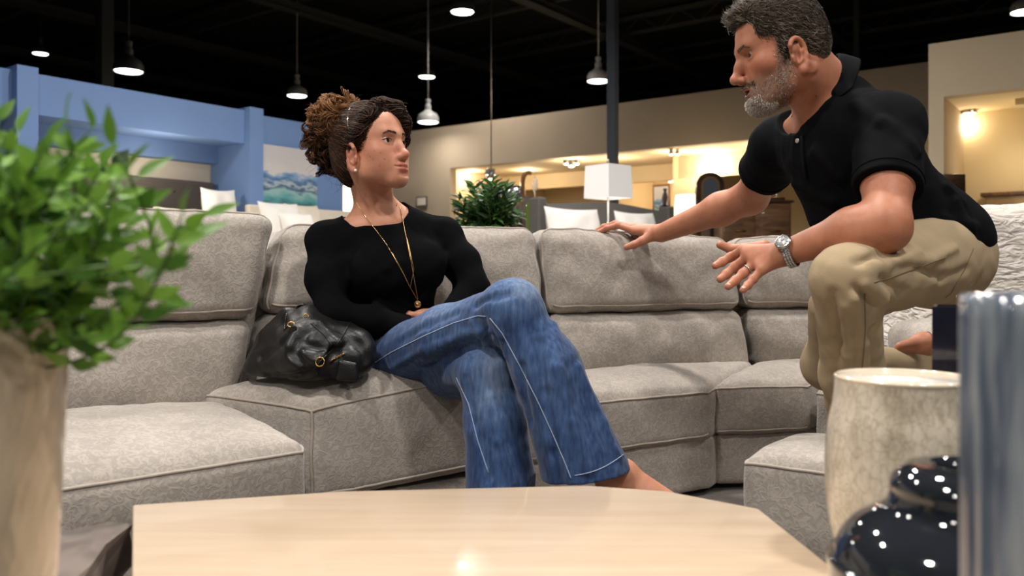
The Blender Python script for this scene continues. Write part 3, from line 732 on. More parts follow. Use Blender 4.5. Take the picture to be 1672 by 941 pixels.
# ------------------------------------------------------------------ implicit surfaces for bodies and clothes
def nrmz(v): v = np.asarray(v, float); return v / (np.linalg.norm(v) + 1e-12)
def rot_euler(rx=0, ry=0, rz=0):
    from mathutils import Euler
    return np.array(Euler((rx, ry, rz), 'XYZ').to_matrix())
class Xf:
    """local frame -> world: origin, rotation columns, uniform scale"""
    def __init__(s, o=(0, 0, 0), Rm=np.eye(3), sc_=1.0): s.o = np.array(o, float); s.R = np.array(Rm, float); s.s = sc_
    def p(s, q): return s.o + s.s * (s.R @ np.asarray(q, float))
    def inv(s, P): return ((P - s.o) @ s.R) / s.s
ID = Xf()
class SDF:
    def __init__(s): s.ops = []; s.post = []; s.bb = []
    def _bound(s, c, r): s.bb.append((np.asarray(c, float) - r, np.asarray(c, float) + r))
    def cone(s, a, b, r1, r2, k=0.02, mode='u', xf=ID):
        a = xf.p(a); b = xf.p(b); r1 *= xf.s; r2 *= xf.s
        c = (a + b) / 2; rad = np.linalg.norm(b - a) / 2 + max(r1, r2)
        ba = b - a; L2 = ba.dot(ba) + 1e-12
        def f(P):
            pa = P - a
            t = np.clip(pa @ ba / L2, 0, 1)
            return np.sqrt(((pa - t[:, None] * ba) ** 2).sum(1)) - (r1 + (r2 - r1) * t)
        s.ops.append((mode, f, k * xf.s, c, rad))
        if mode == 'u': s._bound(a, r1); s._bound(b, r2)
        return s
    def chain(s, pts, rs, k=0.02, xf=ID, mode='u'):
        for i in range(len(pts) - 1): s.cone(pts[i], pts[i + 1], rs[i], rs[i + 1], k, mode, xf)
        return s
    def ell(s, c, r, Rm=None, k=0.02, mode='u', xf=ID):
        c = xf.p(c); r = np.array(r, float) * xf.s
        Rw = xf.R @ (np.eye(3) if Rm is None else Rm)
        def f(P):
            q = (P - c) @ Rw
            k0 = np.sqrt(((q / r) ** 2).sum(1)); k1 = np.sqrt(((q / r ** 2) ** 2).sum(1))
            return k0 * (k0 - 1.0) / (k1 + 1e-9)
        s.ops.append((mode, f, k * xf.s, c, r.max()))
        if mode == 'u': s._bound(c, r.max())
        return s
    def box(s, c, h, rad, Rm=None, k=0.02, mode='u', xf=ID):
        c = xf.p(c); h = np.array(h, float) * xf.s; rad = rad * xf.s
        Rw = xf.R @ (np.eye(3) if Rm is None else Rm)
        def f(P):
            q = np.abs((P - c) @ Rw) - (h - rad)
            return np.sqrt((np.maximum(q, 0) ** 2).sum(1)) + np.minimum(q.max(1), 0) - rad
        s.ops.append((mode, f, k * xf.s, c, np.linalg.norm(h)))
        if mode == 'u': s._bound(c, np.linalg.norm(h))
        return s
    def half(s, o, n, k=0.004, near=None, xf=ID):
        """keep what lies behind the plane (opposite to n); near=(centre, radius) limits the cut"""
        o = xf.p(o); n = xf.R @ nrmz(n)
        if near is None:
            s.ops.append(('i', lambda P: (P - o) @ n, k, None, 1e9))
        else:
            c = xf.p(near[0]); rr = near[1] * xf.s
            def f(P):
                return np.maximum(-((P - o) @ n), np.sqrt(((P - c) ** 2).sum(1)) - rr)
            s.ops.append(('s', f, k, c, rr))
        return s
    def disp(s, f): s.post.append(f); return s
    def __call__(s, P, c=None, rb=None):
        d = np.full(len(P), 10.0)
        for mode, f, k, cc, rad in s.ops:
            if c is not None and cc is not None and np.linalg.norm(c - cc) - rad > rb + k + 0.06: continue
            v = f(P)
            if mode == 'u':
                h = np.maximum(k - np.abs(d - v), 0) / k
                d = np.minimum(d, v) - h * h * k * 0.25
            else:
                v = -v if mode == 's' else v
                h = np.maximum(k - np.abs(d - v), 0) / k
                d = np.maximum(d, v) + h * h * k * 0.25
        for f in s.post: d = d + f(P)
        return d
    def grad(s, P, e=0.0015):
        g = np.stack([s(P + np.eye(3)[i] * e) - s(P - np.eye(3)[i] * e) for i in range(3)], 1)
        return g / (np.linalg.norm(g, axis=1, keepdims=True) + 1e-9)
    def project(s, P, n=3):
        for _ in range(n): P = P - s.grad(P) * s(P)[:, None]
        return P
    def ray(s, px, py, t0=1.0, t1=5.0):
        """first hit of the view through a frame point, as a world point"""
        o = np.array([0, 0, CAMH]); dv = nrmz(img(px, py, 1.0) - o)
        t = t0
        for _ in range(160):
            v = s((o + dv * t)[None])[0]
            if v < 0.0008: return o + dv * t
            t += max(v * 0.7, 0.0008)
            if t > t1: return None
        return o + dv * t
def polygonize(sdf, h, lo=None, hi=None, NB=10):
    if lo is None:
        lo = np.min([b[0] for b in sdf.bb], 0) - 3 * h - 0.01; hi = np.max([b[1] for b in sdf.bb], 0) + 3 * h + 0.01
    lo = np.array(lo, float); hi = np.array(hi, float)
    nb = np.ceil((hi - lo) / (h * NB)).astype(int)
    bi = np.stack(np.meshgrid(*[np.arange(n) for n in nb], indexing='ij'), -1).reshape(-1, 3)
    cen = lo + (bi + 0.5) * h * NB
    half = h * NB * math.sqrt(3) / 2
    dv = np.concatenate([sdf(cen[i:i + 40000]) for i in range(0, len(cen), 40000)])
    bi = bi[np.abs(dv) < half * 1.9 + 0.02]
    g = np.stack(np.meshgrid(*[np.arange(NB + 1)] * 3, indexing='ij'), -1).reshape(-1, 3)
    n = NB + 1
    S = np.zeros((len(bi), n, n, n), np.float32)
    for q, b in enumerate(bi):
        P = lo + (b * NB + g) * h
        S[q] = sdf(P, lo + (b + 0.5) * h * NB, half).reshape(n, n, n)
    ng = nb * NB + 2
    ins = S < 0
    cs = np.zeros((len(bi), NB, NB, NB), np.int8)
    for dx in (0, 1):
        for dy in (0, 1):
            for dz in (0, 1): cs += ins[:, dx:dx + NB, dy:dy + NB, dz:dz + NB]
    act = np.argwhere((cs > 0) & (cs < 8))
    q, i, j, k = act.T
    acc = np.zeros((len(act), 3)); cnt = np.zeros(len(act))
    cor = [(dx, dy, dz) for dx in (0, 1) for dy in (0, 1) for dz in (0, 1)]
    for a in cor:
        for ax in range(3):
            if a[ax] == 1: continue
            b = list(a); b[ax] = 1
            va = S[q, i + a[0], j + a[1], k + a[2]]; vb = S[q, i + b[0], j + b[1], k + b[2]]
            m = (va < 0) != (vb < 0)
            t = np.where(m, va / (va - vb + 1e-20), 0)
            p = np.tile(np.array(a, float), (len(act), 1)); p[:, ax] += t
            acc[m] += p[m]; cnt[m] += 1
    base = bi[q] * NB + act[:, 1:]
    V = lo + (base + acc / cnt[:, None]) * h
    ids = (base[:, 0].astype(np.int64) * ng[1] + base[:, 1]) * ng[2] + base[:, 2]
    order = np.argsort(ids); sid = ids[order]
    F = []
    for ax in range(3):
        o1, o2 = (ax + 1) % 3, (ax + 2) % 3
        a = ins[:, :NB, :NB, :NB]
        sl = [slice(0, NB)] * 3; sl[ax] = slice(1, NB + 1)
        b = ins[(slice(None),) + tuple(sl)]
        e = np.argwhere(a != b)
        if not len(e): continue
        p = bi[e[:, 0]] * NB + e[:, 1:]
        fl = a[tuple(e.T)]
        cells = []
        for d1, d2 in ((-1, -1), (0, -1), (0, 0), (-1, 0)):
            c = p.copy(); c[:, o1] += d1; c[:, o2] += d2
            cells.append((c[:, 0].astype(np.int64) * ng[1] + c[:, 1]) * ng[2] + c[:, 2])
        ok = np.ones(len(p), bool); vi = []
        for c in cells:
            w_ = np.clip(np.searchsorted(sid, c), 0, len(sid) - 1)
            ok &= sid[w_] == c; vi.append(order[w_])
        f = np.stack(vi, 1)
        f[~fl] = f[~fl][:, ::-1]
        F.append(f[ok])
    F = np.concatenate(F)
    return V, F
def smooth_noise(P, f, seed=0.0):
    x, y, z = P[:, 0] * f, P[:, 1] * f, P[:, 2] * f
    return (np.sin(x * 1.0 + 2.1 * np.sin(y * 0.7 + seed) + seed) * np.sin(y * 1.1 + 1.7 * np.sin(z * 0.8 + seed * 2)) + np.sin(z * 1.3 + 1.9 * np.sin(x * 0.6 + 3 * seed))) * 0.5
def strands(name, roots, dirs, m, parent, r=0.0006, nseg=3, attr=None):
    """tapered three sided hairs; roots (n,k,3) polylines"""
    P = np.asarray(roots); n, k, _ = P.shape
    T = np.gradient(P, axis=1); T /= (np.linalg.norm(T, axis=2, keepdims=True) + 1e-9)
    ref = np.where(np.abs(T[:, :, 2:3]) < 0.85, np.array([0, 0, 1.0]), np.array([1.0, 0, 0]))
    A = np.cross(T, ref); A /= (np.linalg.norm(A, axis=2, keepdims=True) + 1e-9); B = np.cross(T, A)
    rr = np.broadcast_to(np.asarray(r, float).reshape(-1, 1), (n, 1)) * np.linspace(1, 0.25, k)[None] ** 0.8
    V = np.stack([P + rr[..., None] * (math.cos(a) * A + math.sin(a) * B) for a in (0, 2 * PI / 3, 4 * PI / 3)], 2)
    V = V.reshape(-1, 3)
    b = (np.arange(n) * k * 3)[:, None, None] + (np.arange(k - 1) * 3)[None, :, None] + np.arange(3)[None, None]
    b2 = (np.arange(n) * k * 3)[:, None, None] + (np.arange(k - 1) * 3)[None, :, None] + ((np.arange(3) + 1) % 3)[None, None]
    F = np.stack([b, b2, b2 + 3, b + 3], -1).reshape(-1, 4)
    at = None
    if attr is not None: at = {'tone': np.repeat(attr, k * 3)}
    return mesh_np(name, V, F, m, parent, True, at)
def hair_mat(name, stops, rough=0.45):
    m = mat(name, (60, 40, 30), rough, spec=0.2)
    nt = m.node_tree; b = nt.nodes['Principled BSDF']
    a = N(nt, 'ShaderNodeAttribute'); a.attribute_name = 'tone'
    r = ramp(nt, [(p, lin(c)) for p, c in stops])
    nt.links.new(a.outputs['Fac'], r.inputs['Fac']); nt.links.new(r.outputs['Color'], b.inputs['Base Color'])
    return m
def skin_mat(name, base, lips, ruddy, stubble=(120, 105, 95)):
    m = mat(name, base, 0.5, spec=0.4, sss=0.12)
    nt = m.node_tree; b = nt.nodes['Principled BSDF']
    tc = N(nt, 'ShaderNodeTexCoord')
    n1 = N(nt, 'ShaderNodeTexNoise'); n1.inputs['Scale'].default_value = 28; n1.inputs['Detail'].default_value = 6; n1.inputs['Roughness'].default_value = 0.65
    nt.links.new(tc.outputs['Object'], n1.inputs['Vector'])
    c = lin(base)
    r = ramp(nt, [(0.32, [x * y for x, y in zip(c, (0.86, 0.80, 0.78))]), (0.6, c), (0.75, [min(1, x * 1.06) for x in c])])
    nt.links.new(n1.outputs['Fac'], r.inputs['Fac'])
    prev = r.outputs['Color']
    for an, col in (('ruddy', ruddy), ('lips', lips), ('stubble', stubble)):
        a = N(nt, 'ShaderNodeAttribute'); a.attribute_name = an
        mx = N(nt, 'ShaderNodeMix', data_type='RGBA'); mx.inputs[7].default_value = (*lin(col), 1)
        nt.links.new(a.outputs['Fac'], mx.inputs[0]); nt.links.new(prev, mx.inputs[6]); prev = mx.outputs[2]
    nt.links.new(prev, b.inputs['Base Color'])
    n2 = N(nt, 'ShaderNodeTexNoise'); n2.inputs['Scale'].default_value = 420; n2.inputs['Detail'].default_value = 3
    nt.links.new(tc.outputs['Object'], n2.inputs['Vector'])
    bp = N(nt, 'ShaderNodeBump'); bp.inputs['Strength'].default_value = 0.10; bp.inputs['Distance'].default_value = 0.002
    nt.links.new(n2.outputs['Fac'], bp.inputs['Height']); nt.links.new(bp.outputs['Normal'], b.inputs['Normal'])
    return m
def head_ops(s, xf, male=False, open_mouth=False):
    """skull, face, nose, lids, lips and ears of a head; x left, y forward, z up, eyes at z=0"""
    E = s.ell; Cn = s.cone
    E((0, 0.0035 if male else -0.008, 0.034), (0.074, 0.0875 if male else 0.097, 0.084), k=0.03, xf=xf)
    E((0, 0.030, 0.030), (0.064, 0.066, 0.072), k=0.03, xf=xf)
    E((0, 0.036, -0.035), (0.056 if male else 0.054, 0.055, 0.066), k=0.03, xf=xf)
    jw = 0.054 if male else 0.048
    for sx in (-1, 1):
        E((sx * 0.042, 0.060, -0.026), (0.022, 0.024, 0.019), k=0.025, xf=xf)
        Cn((sx * jw, 0.006, -0.050), (sx * (jw - 0.005), 0.018, -0.074 if not male else -0.078), 0.016, 0.015, 0.03, xf=xf)
        Cn((sx * (jw - 0.005), 0.018, -0.074 if not male else -0.078), (sx * 0.017, 0.074, -0.101), 0.016, 0.015, 0.03, xf=xf)
    cw = 0.024 if male else 0.019
    E((0, 0.083, -0.102), (cw, 0.019, 0.017), k=0.025, xf=xf)
    E((0, 0.074, -0.070), (0.031 if male else 0.034, 0.027, 0.028), k=0.034, xf=xf)
    br = 0.0115 if male else 0.009
    Cn((-0.036, 0.080, 0.021), (-0.006, 0.090, 0.017), br, br, 0.02, xf=xf)
    Cn((0.036, 0.080, 0.021), (0.006, 0.090, 0.017), br, br, 0.02, xf=xf)
    for sx in (-1, 1):
        E((sx * 0.0325, 0.099, 0.001), (0.019, 0.016, 0.0125), k=0.016, mode='s', xf=xf)
    # nose
    nl = 0.0035 if male else -0.0035
    if not male:
        for sx in (-1, 1): E((sx * 0.036, 0.054, -0.052), (0.022, 0.026, 0.028), k=0.03, xf=xf)
    s.chain([(0, 0.090, 0.008), (0, 0.102 + nl, -0.014), (0, 0.115 + nl, -0.036)], [0.0085, 0.0085, 0.0095], 0.014, xf)
    E((0, 0.1185 + nl, -0.041), (0.0105, 0.0105, 0.0098), k=0.010, xf=xf)
    for sx in (-1, 1):
        E((sx * 0.0115, 0.1045 + nl * 0.5, -0.0455), (0.0075, 0.0105, 0.0080), k=0.007, xf=xf)
        E((sx * 0.0060, 0.111 + nl, -0.0560), (0.0030, 0.0050, 0.0036), k=0.003, mode='s', xf=xf)
        # nasolabial crease
        if male: Cn((sx * 0.020, 0.1015, -0.045), (sx * 0.029, 0.094, -0.066), 0.0022 if male else 0.0012, 0.0018 if male else 0.0009, 0.010, 's', xf)
        # eyelids
        E((sx * 0.0325, 0.0765, 0.0), (0.0150, 0.0150, 0.0140), k=0.007, xf=xf)
        Rz = rot_euler(0, sx * R(4), 0)
        E((sx * 0.0330, 0.0930, -0.0002), (0.0132, 0.0110, 0.0039 if male else 0.0064), Rm=Rz, k=0.0025, mode='s', xf=xf)
        Cn((sx * 0.020, 0.0935, 0.0085), (sx * 0.0455, 0.0835, 0.0065), 0.0018, 0.0016, 0.004, 's', xf)
    # lips
    for sx in (-1, 1):
        s.chain([(0, 0.1040, -0.0668), (sx * 0.012, 0.1020, -0.0670), (sx * 0.0245, 0.0905, -0.0712)], [0.0050, 0.0045, 0.0016], 0.005, xf)
        s.chain([(0, 0.1015, -0.0800), (sx * 0.013, 0.0995, -0.0792), (sx * 0.0235, 0.0905, -0.0730)], [0.0062, 0.0054, 0.0016], 0.005, xf)
    if open_mouth:
        E((0, 0.102, -0.0745), (0.019, 0.016, 0.0042), k=0.004, mode='s', xf=xf)
    else:
        for sx in (-1, 1):
            s.chain([(0, 0.1080, -0.0735), (sx * 0.013, 0.1055, -0.0732), (sx * 0.0275, 0.0940, -0.0708)], [0.0013, 0.0014, 0.0012], 0.004, xf, 's')
    E((0, 0.105, -0.0905), (0.016, 0.0075, 0.0050), k=0.012, mode='s', xf=xf)
    # ears
    for sx in (-1, 1):
        Re = rot_euler(R(-12), 0, sx * R(-22))
        ex = Xf(xf.p((sx * (0.0775 if male else 0.0735), 0.001, -0.030)), xf.R @ Re, xf.s * 1.14)
        E((0, 0, 0.0), (0.0045, 0.015, 0.027), k=0.008, xf=ex)
        pts = [(sx * 0.003, 0.012, 0.010)] + [(sx * (0.006 + 0.002 * math.sin(t)), -0.001 + 0.0165 * math.cos(t), 0.008 + 0.022 * math.sin(t)) for t in np.linspace(0.6, PI * 1.05, 8)] + [(sx * 0.007, -0.0145, -0.008), (sx * 0.005, -0.008, -0.022), (sx * 0.003, 0.001, -0.030)]
        s.chain(pts, [0.003] + [0.0038] * 8 + [0.0036, 0.0040, 0.0050], 0.004, ex)
        s.chain([(sx * 0.004, -0.006, 0.016), (sx * 0.005, -0.007, 0.002), (sx * 0.004, -0.002, -0.012), (sx * 0.004, 0.006, -0.016)], [0.0028, 0.0032, 0.0032, 0.0030], 0.004, ex)
        E((sx * 0.0055, 0.004, -0.002), (0.0055, 0.0060, 0.0095), k=0.004, mode='s', xf=ex)
        Cn((sx * 0.002, 0.0125, -0.002), (sx * 0.002, 0.012, -0.010), 0.0038, 0.0036, 0.004, xf=ex)
        E((sx * 0.003, 0.0025, -0.0305), (0.0042, 0.0060, 0.0072), k=0.006, xf=ex)
def face_masks(V, xf):
    q = xf.inv(V)
    def g(c, r):
        return np.exp(-(((q - np.array(c)) / np.array(r)) ** 2).sum(1))
    lips = np.clip(np.maximum.reduce([g((sx * 0.011, 0.104, -0.0676), (0.015, 0.02, 0.0055)) for sx in (-1, 0, 1)] + [g((sx * 0.011, 0.101, -0.0795), (0.014, 0.02, 0.0058)) for sx in (-1, 0, 1)]) * 1.5 - 0.5, 0, 1)
    ruddy = np.clip(0.8 * g((0.045, 0.07, -0.03), (0.03, 0.05, 0.025)) + 0.8 * g((-0.045, 0.07, -0.03), (0.03, 0.05, 0.025)) + 0.9 * g((0, 0.118, -0.042), (0.014, 0.02, 0.014)) + 0.7 * g((0.078, 0.0, -0.03), (0.015, 0.03, 0.04)) + 0.7 * g((-0.078, 0.0, -0.03), (0.015, 0.03, 0.04)), 0, 1)
    return lips, ruddy, q
M_eyew = mat('eye_white', (214, 204, 196), 0.15, coat=0.8)
M_iris = mat('brown_iris', (62, 40, 26), 0.1, coat=1.0)
M_irisb = mat('grey_blue_iris', (58, 62, 64), 0.1, coat=1.0)
M_pupil = mat('pupil_black', (8, 7, 7), 0.05, coat=1.0)
def eyes(xf, parent, gaze, iris):
    """gaze: direction in the head's own frame"""
    g = nrmz(gaze)
    for sx in (-1, 1):
        c = np.array([sx * 0.0325, 0.0768, 0.0])
        e = MB().ball(xf.p(c), 0.0133 * xf.s, 3).build('eyeball', M_eyew, parent)
        gw = xf.R @ g; a = nrmz(np.cross(gw, [0.3, 0.2, 1])); b_ = np.cross(gw, a); cc = xf.p(c)
        for rr, hh, mm, nm in ((0.0064, 0.0119, iris, 'iris'), (0.0030, 0.0132, M_pupil, 'pupil')):
            pts = []; F = []
            rings = 5
            for i in range(rings + 1):
                t = rr * i / rings
                dz = math.sqrt(max(0.01375 ** 2 - t * t, 0)) + (0.0001 if nm == 'pupil' else 0)
                for j in range(24):
                    an = 2 * PI * j / 24
                    pts.append(cc + xf.s * (gw * dz + t * (math.cos(an) * a + math.sin(an) * b_)))
            for i in range(rings):
                for j in range(24): F.append([i * 24 + j, i * 24 + (j + 1) % 24, (i + 1) * 24 + (j + 1) % 24, (i + 1) * 24 + j])
            MB().add(pts, F).build(nm, mm, e)
def hand_ops(s, wrist, fingers, thumb, wr=0.026, sc_=1.0, k=0.010, palm_r=0.0125, fr=(0.0098, 0.0088, 0.0074), webk=0.012):
    """wrist point; fingers: polylines knuckle->tip (4 points each); thumb polyline of 4 points from the palm side"""
    wrist = np.array(wrist, float)
    for f in fingers:
        kn = np.array(f[0], float)
        s.cone(wrist + (kn - wrist) * 0.08, kn, palm_r * sc_ * 1.15, palm_r * sc_ * 0.92, 0.02)
    for a, b in zip(fingers[:-1], fingers[1:]):
        m = (np.array(a[0]) + np.array(b[0])) / 2
        s.cone(wrist + (m - wrist) * 0.2, wrist + (m - wrist) * 0.92, palm_r * sc_ * 1.05, palm_r * sc_ * 0.85, 0.014)
    sizes = [1.0, 1.04, 0.98, 0.86]
    for f, z in zip(fingers, sizes):
        rr = [fr[0] * 1.10, fr[0] * 0.97, fr[1], fr[2]]
        for i in range(3):
            s.cone(f[i], f[i + 1], rr[i] * z * sc_, rr[i + 1] * z * sc_, 0.005)
            if i: s.ell(f[i], (rr[i] * z * sc_ * 1.06,) * 3, k=0.005)
    s.cone(thumb[0], thumb[1], 0.016 * sc_, 0.0125 * sc_, 0.014)
    s.cone(thumb[1], thumb[2], 0.0125 * sc_, 0.0105 * sc_, 0.006)
    s.cone(thumb[2], thumb[3], 0.0108 * sc_, 0.0088 * sc_, 0.006)
# ------------------------------------------------------------------ seated woman
def up_frame(fwd, up=(0, 0, 1)):
    f = nrmz(fwd); r_ = nrmz(np.cross(f, up)); u_ = np.cross(r_, f)
    return np.stack([r_, f, u_], 1)
def dirv(yaw, pitch):
    return np.array([math.cos(R(yaw)) * math.cos(R(pitch)), math.sin(R(yaw)) * math.cos(R(pitch)), math.sin(R(pitch))])
W_head = Xf(img(605, 244, 2.44), up_frame(dirv(-31, 9)), 1.05)
J = dict(
    neck=img(618, 350, 2.50), rs=img(535, 396, 2.45), ls=img(722, 388, 2.58),
    re=img(543, 516, 2.32), rw=img(668, 534, 2.38), le=img(772, 470, 2.52), lw=img(735, 515, 2.44),
    chest=img(640, 440, 2.50), waist=img(640, 535, 2.52), pel=img(660, 590, 2.50),
    rh=img(640, 586, 2.42), lh=img(700, 592, 2.52), rk=img(836, 506, 2.05), ra=img(986, 768, 2.04),
    lk=img(792, 606, 2.12), la=img(838, 880, 2.06))
bx_ = nrmz(J['rs'] - J['ls']); bz_ = nrmz(J['neck'] - J['pel']); by_ = nrmz(np.cross(bz_, bx_)); bx_ = np.cross(by_, bz_)
WB = np.stack([bx_, by_, bz_], 1)         # right, forward, up of the trunk
def woman_trunk(s, g, bust=True):
    E = lambda c, r, k=0.04: s.ell(c, [a + g for a in r], WB, k)
    c = J['chest']; n = J['neck']
    E(c - by_ * 0.01 + bz_ * 0.03, (0.150, 0.098, 0.17))
    E(J['waist'], (0.138, 0.098, 0.14), 0.05)
    E(J['pel'] + bz_ * 0.01, (0.165, 0.118, 0.115), 0.05)
    s.cone(J['rs'], n - bz_ * 0.035, 0.054 + g, 0.050 + g, 0.05); s.cone(J['ls'], n - bz_ * 0.035, 0.054 + g, 0.050 + g, 0.05)
    s.cone(n - bz_ * 0.03 - by_ * 0.02, c, 0.07 + g, 0.09 + g, 0.05)
    if bust:
        for sx in (-1, 1):
            E(c + bx_ * sx * 0.074 + by_ * 0.078 - bz_ * 0.005, (0.064, 0.056, 0.066), 0.05)
def woman_arms(s, g, ks=0.03):
    s.chain([J['rs'], (J['rs'] + J['re']) / 2 + np.array([-0.012, 0, 0]), J['re'], J['re'] * 0.5 + J['rw'] * 0.5, J['rw']], [0.050 + g, 0.045 + g, 0.036 + g, 0.033 + g, 0.026 + g], ks)
    s.chain([J['ls'], (J['ls'] + J['le']) / 2 + np.array([0.012, 0, 0]), J['le'], J['lw']], [0.052 + g, 0.045 + g, 0.039 + g, 0.026 + g], ks)
def w_fold(P):
    return 0.0022 * smooth_noise(P, 34, 1.3) + 0.0013 * smooth_noise(P, 75, 2.2)
# body -------------------------------------------------------------
wb = SDF()
head_ops(wb, W_head)
hb = lambda q: W_head.p(q)
wb.cone(hb((0, -0.022, -0.05)), J['neck'] + bz_ * 0.01, 0.046, 0.050, 0.035)
wb.cone(hb((0, -0.035, -0.03)), J['neck'] - by_ * 0.03 - bz_ * 0.03, 0.042, 0.050, 0.035)
for sx in (-1, 1):     # neck muscles and collar bones
    wb.cone(hb((sx * 0.055, -0.02, -0.05)), J['neck'] + by_ * 0.055 + bx_ * sx * 0.018 - bz_ * 0.025, 0.013, 0.009, 0.025)
    wb.cone(J['neck'] + by_ * 0.058 + bx_ * sx * 0.02 - bz_ * 0.036, J['neck'] + by_ * 0.03 + bx_ * sx * 0.085 - bz_ * 0.030, 0.008, 0.007, 0.02)
woman_trunk(wb, -0.008); woman_arms(wb, -0.010)
wr_ = J['rw']
fd = nrmz(np.array([0.62, 0.55, -0.22])); sd_ = nrmz(np.cross(fd, (0, 0, 1)))
kn = [wr_ + fd * 0.085 + sd_ * o + np.array([0, 0, 0.004]) for o in (-0.030, -0.010, 0.010, 0.029)]
fg = [[k_, k_ + fd * 0.036 * z + np.array([0, 0, -0.004]), k_ + fd * 0.060 * z + np.array([0, 0, -0.014]), k_ + fd * 0.076 * z + np.array([0, 0, -0.028])] for k_, z in zip(kn, (0.95, 1.05, 1.0, 0.8))]
hand_ops(wb, wr_, fg, [wr_ + fd * 0.03 - sd_ * 0.02, wr_ + fd * 0.062 - sd_ * 0.040, wr_ + fd * 0.09 - sd_ * 0.046, wr_ + fd * 0.112 - sd_ * 0.044], sc_=0.92)
wl_ = J['lw']
fd2 = nrmz(np.array([-0.8, 0.12, 0.02])); sd2 = nrmz(np.cross(fd2, (0, 0, 1)))
kn = [wl_ + fd2 * 0.085 + sd2 * o for o in (0.030, 0.010, -0.010, -0.029)]
fg = [[k_, k_ + fd2 * 0.034 * z, k_ + fd2 * 0.056 * z + np.array([0, 0, -0.008]), k_ + fd2 * 0.072 * z + np.array([0, 0, -0.02])] for k_, z in zip(kn, (0.95, 1.05, 1.0, 0.8))]
hand_ops(wb, wl_, fg, [wl_ + fd2 * 0.03 + sd2 * 0.02, wl_ + fd2 * 0.06 + sd2 * 0.040, wl_ + fd2 * 0.085 + sd2 * 0.046, wl_ + fd2 * 0.105 + sd2 * 0.044], sc_=0.92)
wb.chain([J['rh'], J['rk'], J['ra']], [0.072, 0.050, 0.034], 0.03)
wb.chain([J['lh'], J['lk'], J['la']], [0.072, 0.050, 0.034], 0.03)
def foot_ops(s, ank, fw, up, L=0.235, k=0.02):
    f = nrmz(fw); u = nrmz(np.array(up) - f * np.dot(up, f)); r_ = np.cross(f, u)
    s.cone(ank, ank - u * 0.045 - f * 0.025, 0.034, 0.028, k)
    s.cone(ank - u * 0.005 + f * 0.01, ank + f * L * 0.55 - u * 0.045, 0.030, 0.022, k)
    for o, ln in ((-0.026, 0.70), (-0.008, 0.69), (0.010, 0.66), (0.024, 0.60)):
        s.cone(ank + f * 0.02 - u * 0.03, ank + f * L * 0.52 + r_ * o - u * 0.052, 0.022, 0.0155, k)
    for i, (o, ln, rr) in enumerate(((-0.030, 0.76, 0.0125), (-0.011, 0.76, 0.0095), (0.004, 0.73, 0.009), (0.017, 0.69, 0.0085), (0.029, 0.64, 0.008))):
        s.cone(ank + f * L * 0.54 + r_ * o * 0.95 - u * 0.054, ank + f * L * ln + r_ * o - u * 0.058, rr * 1.1, rr, 0.006)
foot_ops(wb, img(1016, 772, 2.03), (0.93, -0.10, -0.20), (0.25, 0, 0.9), L=0.25)
foot_ops(wb, J['la'] + np.array([0, 0, -0.01]), (0.25, -0.95, 0.0), (0, 0, 1))
V, F = polygonize(wb, 0.0026)
lips, ruddy, q = face_masks(V, W_head)
M_skinw = skin_mat('warm_skin', (192, 136, 109), (180, 86, 84), (188, 112, 92), (138, 88, 66))
moles = np.zeros(len(V))
for c_ in ((0.05, 0.08, -0.035), (0.058, 0.066, -0.028), (0.047, 0.084, -0.052), (0.060, 0.058, -0.048), (0.050, 0.070, -0.068), (0.062, 0.05, -0.04)):
    moles += np.exp(-((q[:, 1:] - np.array(c_)[1:]) ** 2).sum(1) / 0.0022 ** 2) * (q[:, 0] > 0.02)
woman = mesh_np('person', V, F, M_skinw, None, True, {'lips': lips * 0.95, 'ruddy': ruddy * 0.5, 'stubble': np.clip(moles, 0, 1) * 0.8})
tag(woman, 'seated woman in black top and blue jeans, legs crossed, curly hair up', 'person')
eyes(W_head, woman, (0.04, 1.0, 0.03), M_iris)
# brows and lashes
def brow(xf, s, sx, z0, z1, z2, n, r, ln):
    t = rng.random(n); x = 0.014 + 0.034 * t
    z = np.where(t < 0.62, z0 + (z1 - z0) * t / 0.62, z1 + (z2 - z1) * (t - 0.62) / 0.38) + (rng.random(n) - 0.5) * 0.0055 * (1.15 - t)
    P = np.stack([sx * x, 0.108 - 0.006 * t - 0.012 * t * t, z], 1)
    W_ = np.array([xf.p(p) for p in P]); W_ = s.project(W_, 4)
    dl = np.array([xf.R @ np.array([sx * 0.9, -0.25, 0.35 if tt < 0.6 else -0.25]) for tt in t]) * ln
    gr_ = s.grad(W_)
    return np.stack([W_, W_ + dl * 0.5 + gr_ * 0.0016, W_ + dl + gr_ * 0.0012], 1)
M_browd = mat('dark_brow_hair', (44, 30, 22), 0.6)
for sx in (-1, 1):
    strands('eyebrow', brow(W_head, wb, sx, 0.0190, 0.0232, 0.0175, 120, 0, 0.007), None, M_browd, woman, 0.0005)
for sx in (-1, 1):
    pts = [W_head.p((sx * x, y, z)) for x, y, z in ((0.0205, 0.0915, 0.0008), (0.026, 0.0928, 0.0040), (0.033, 0.0925, 0.0054), (0.040, 0.0890, 0.0046), (0.0465, 0.0835, 0.0015), (0.0490, 0.0815, 0.0025))]
    MB().tube(pts, [0.0006, 0.0010, 0.0013, 0.0014, 0.0013, 0.0004], 6).build('eyelash', M_browd, woman)
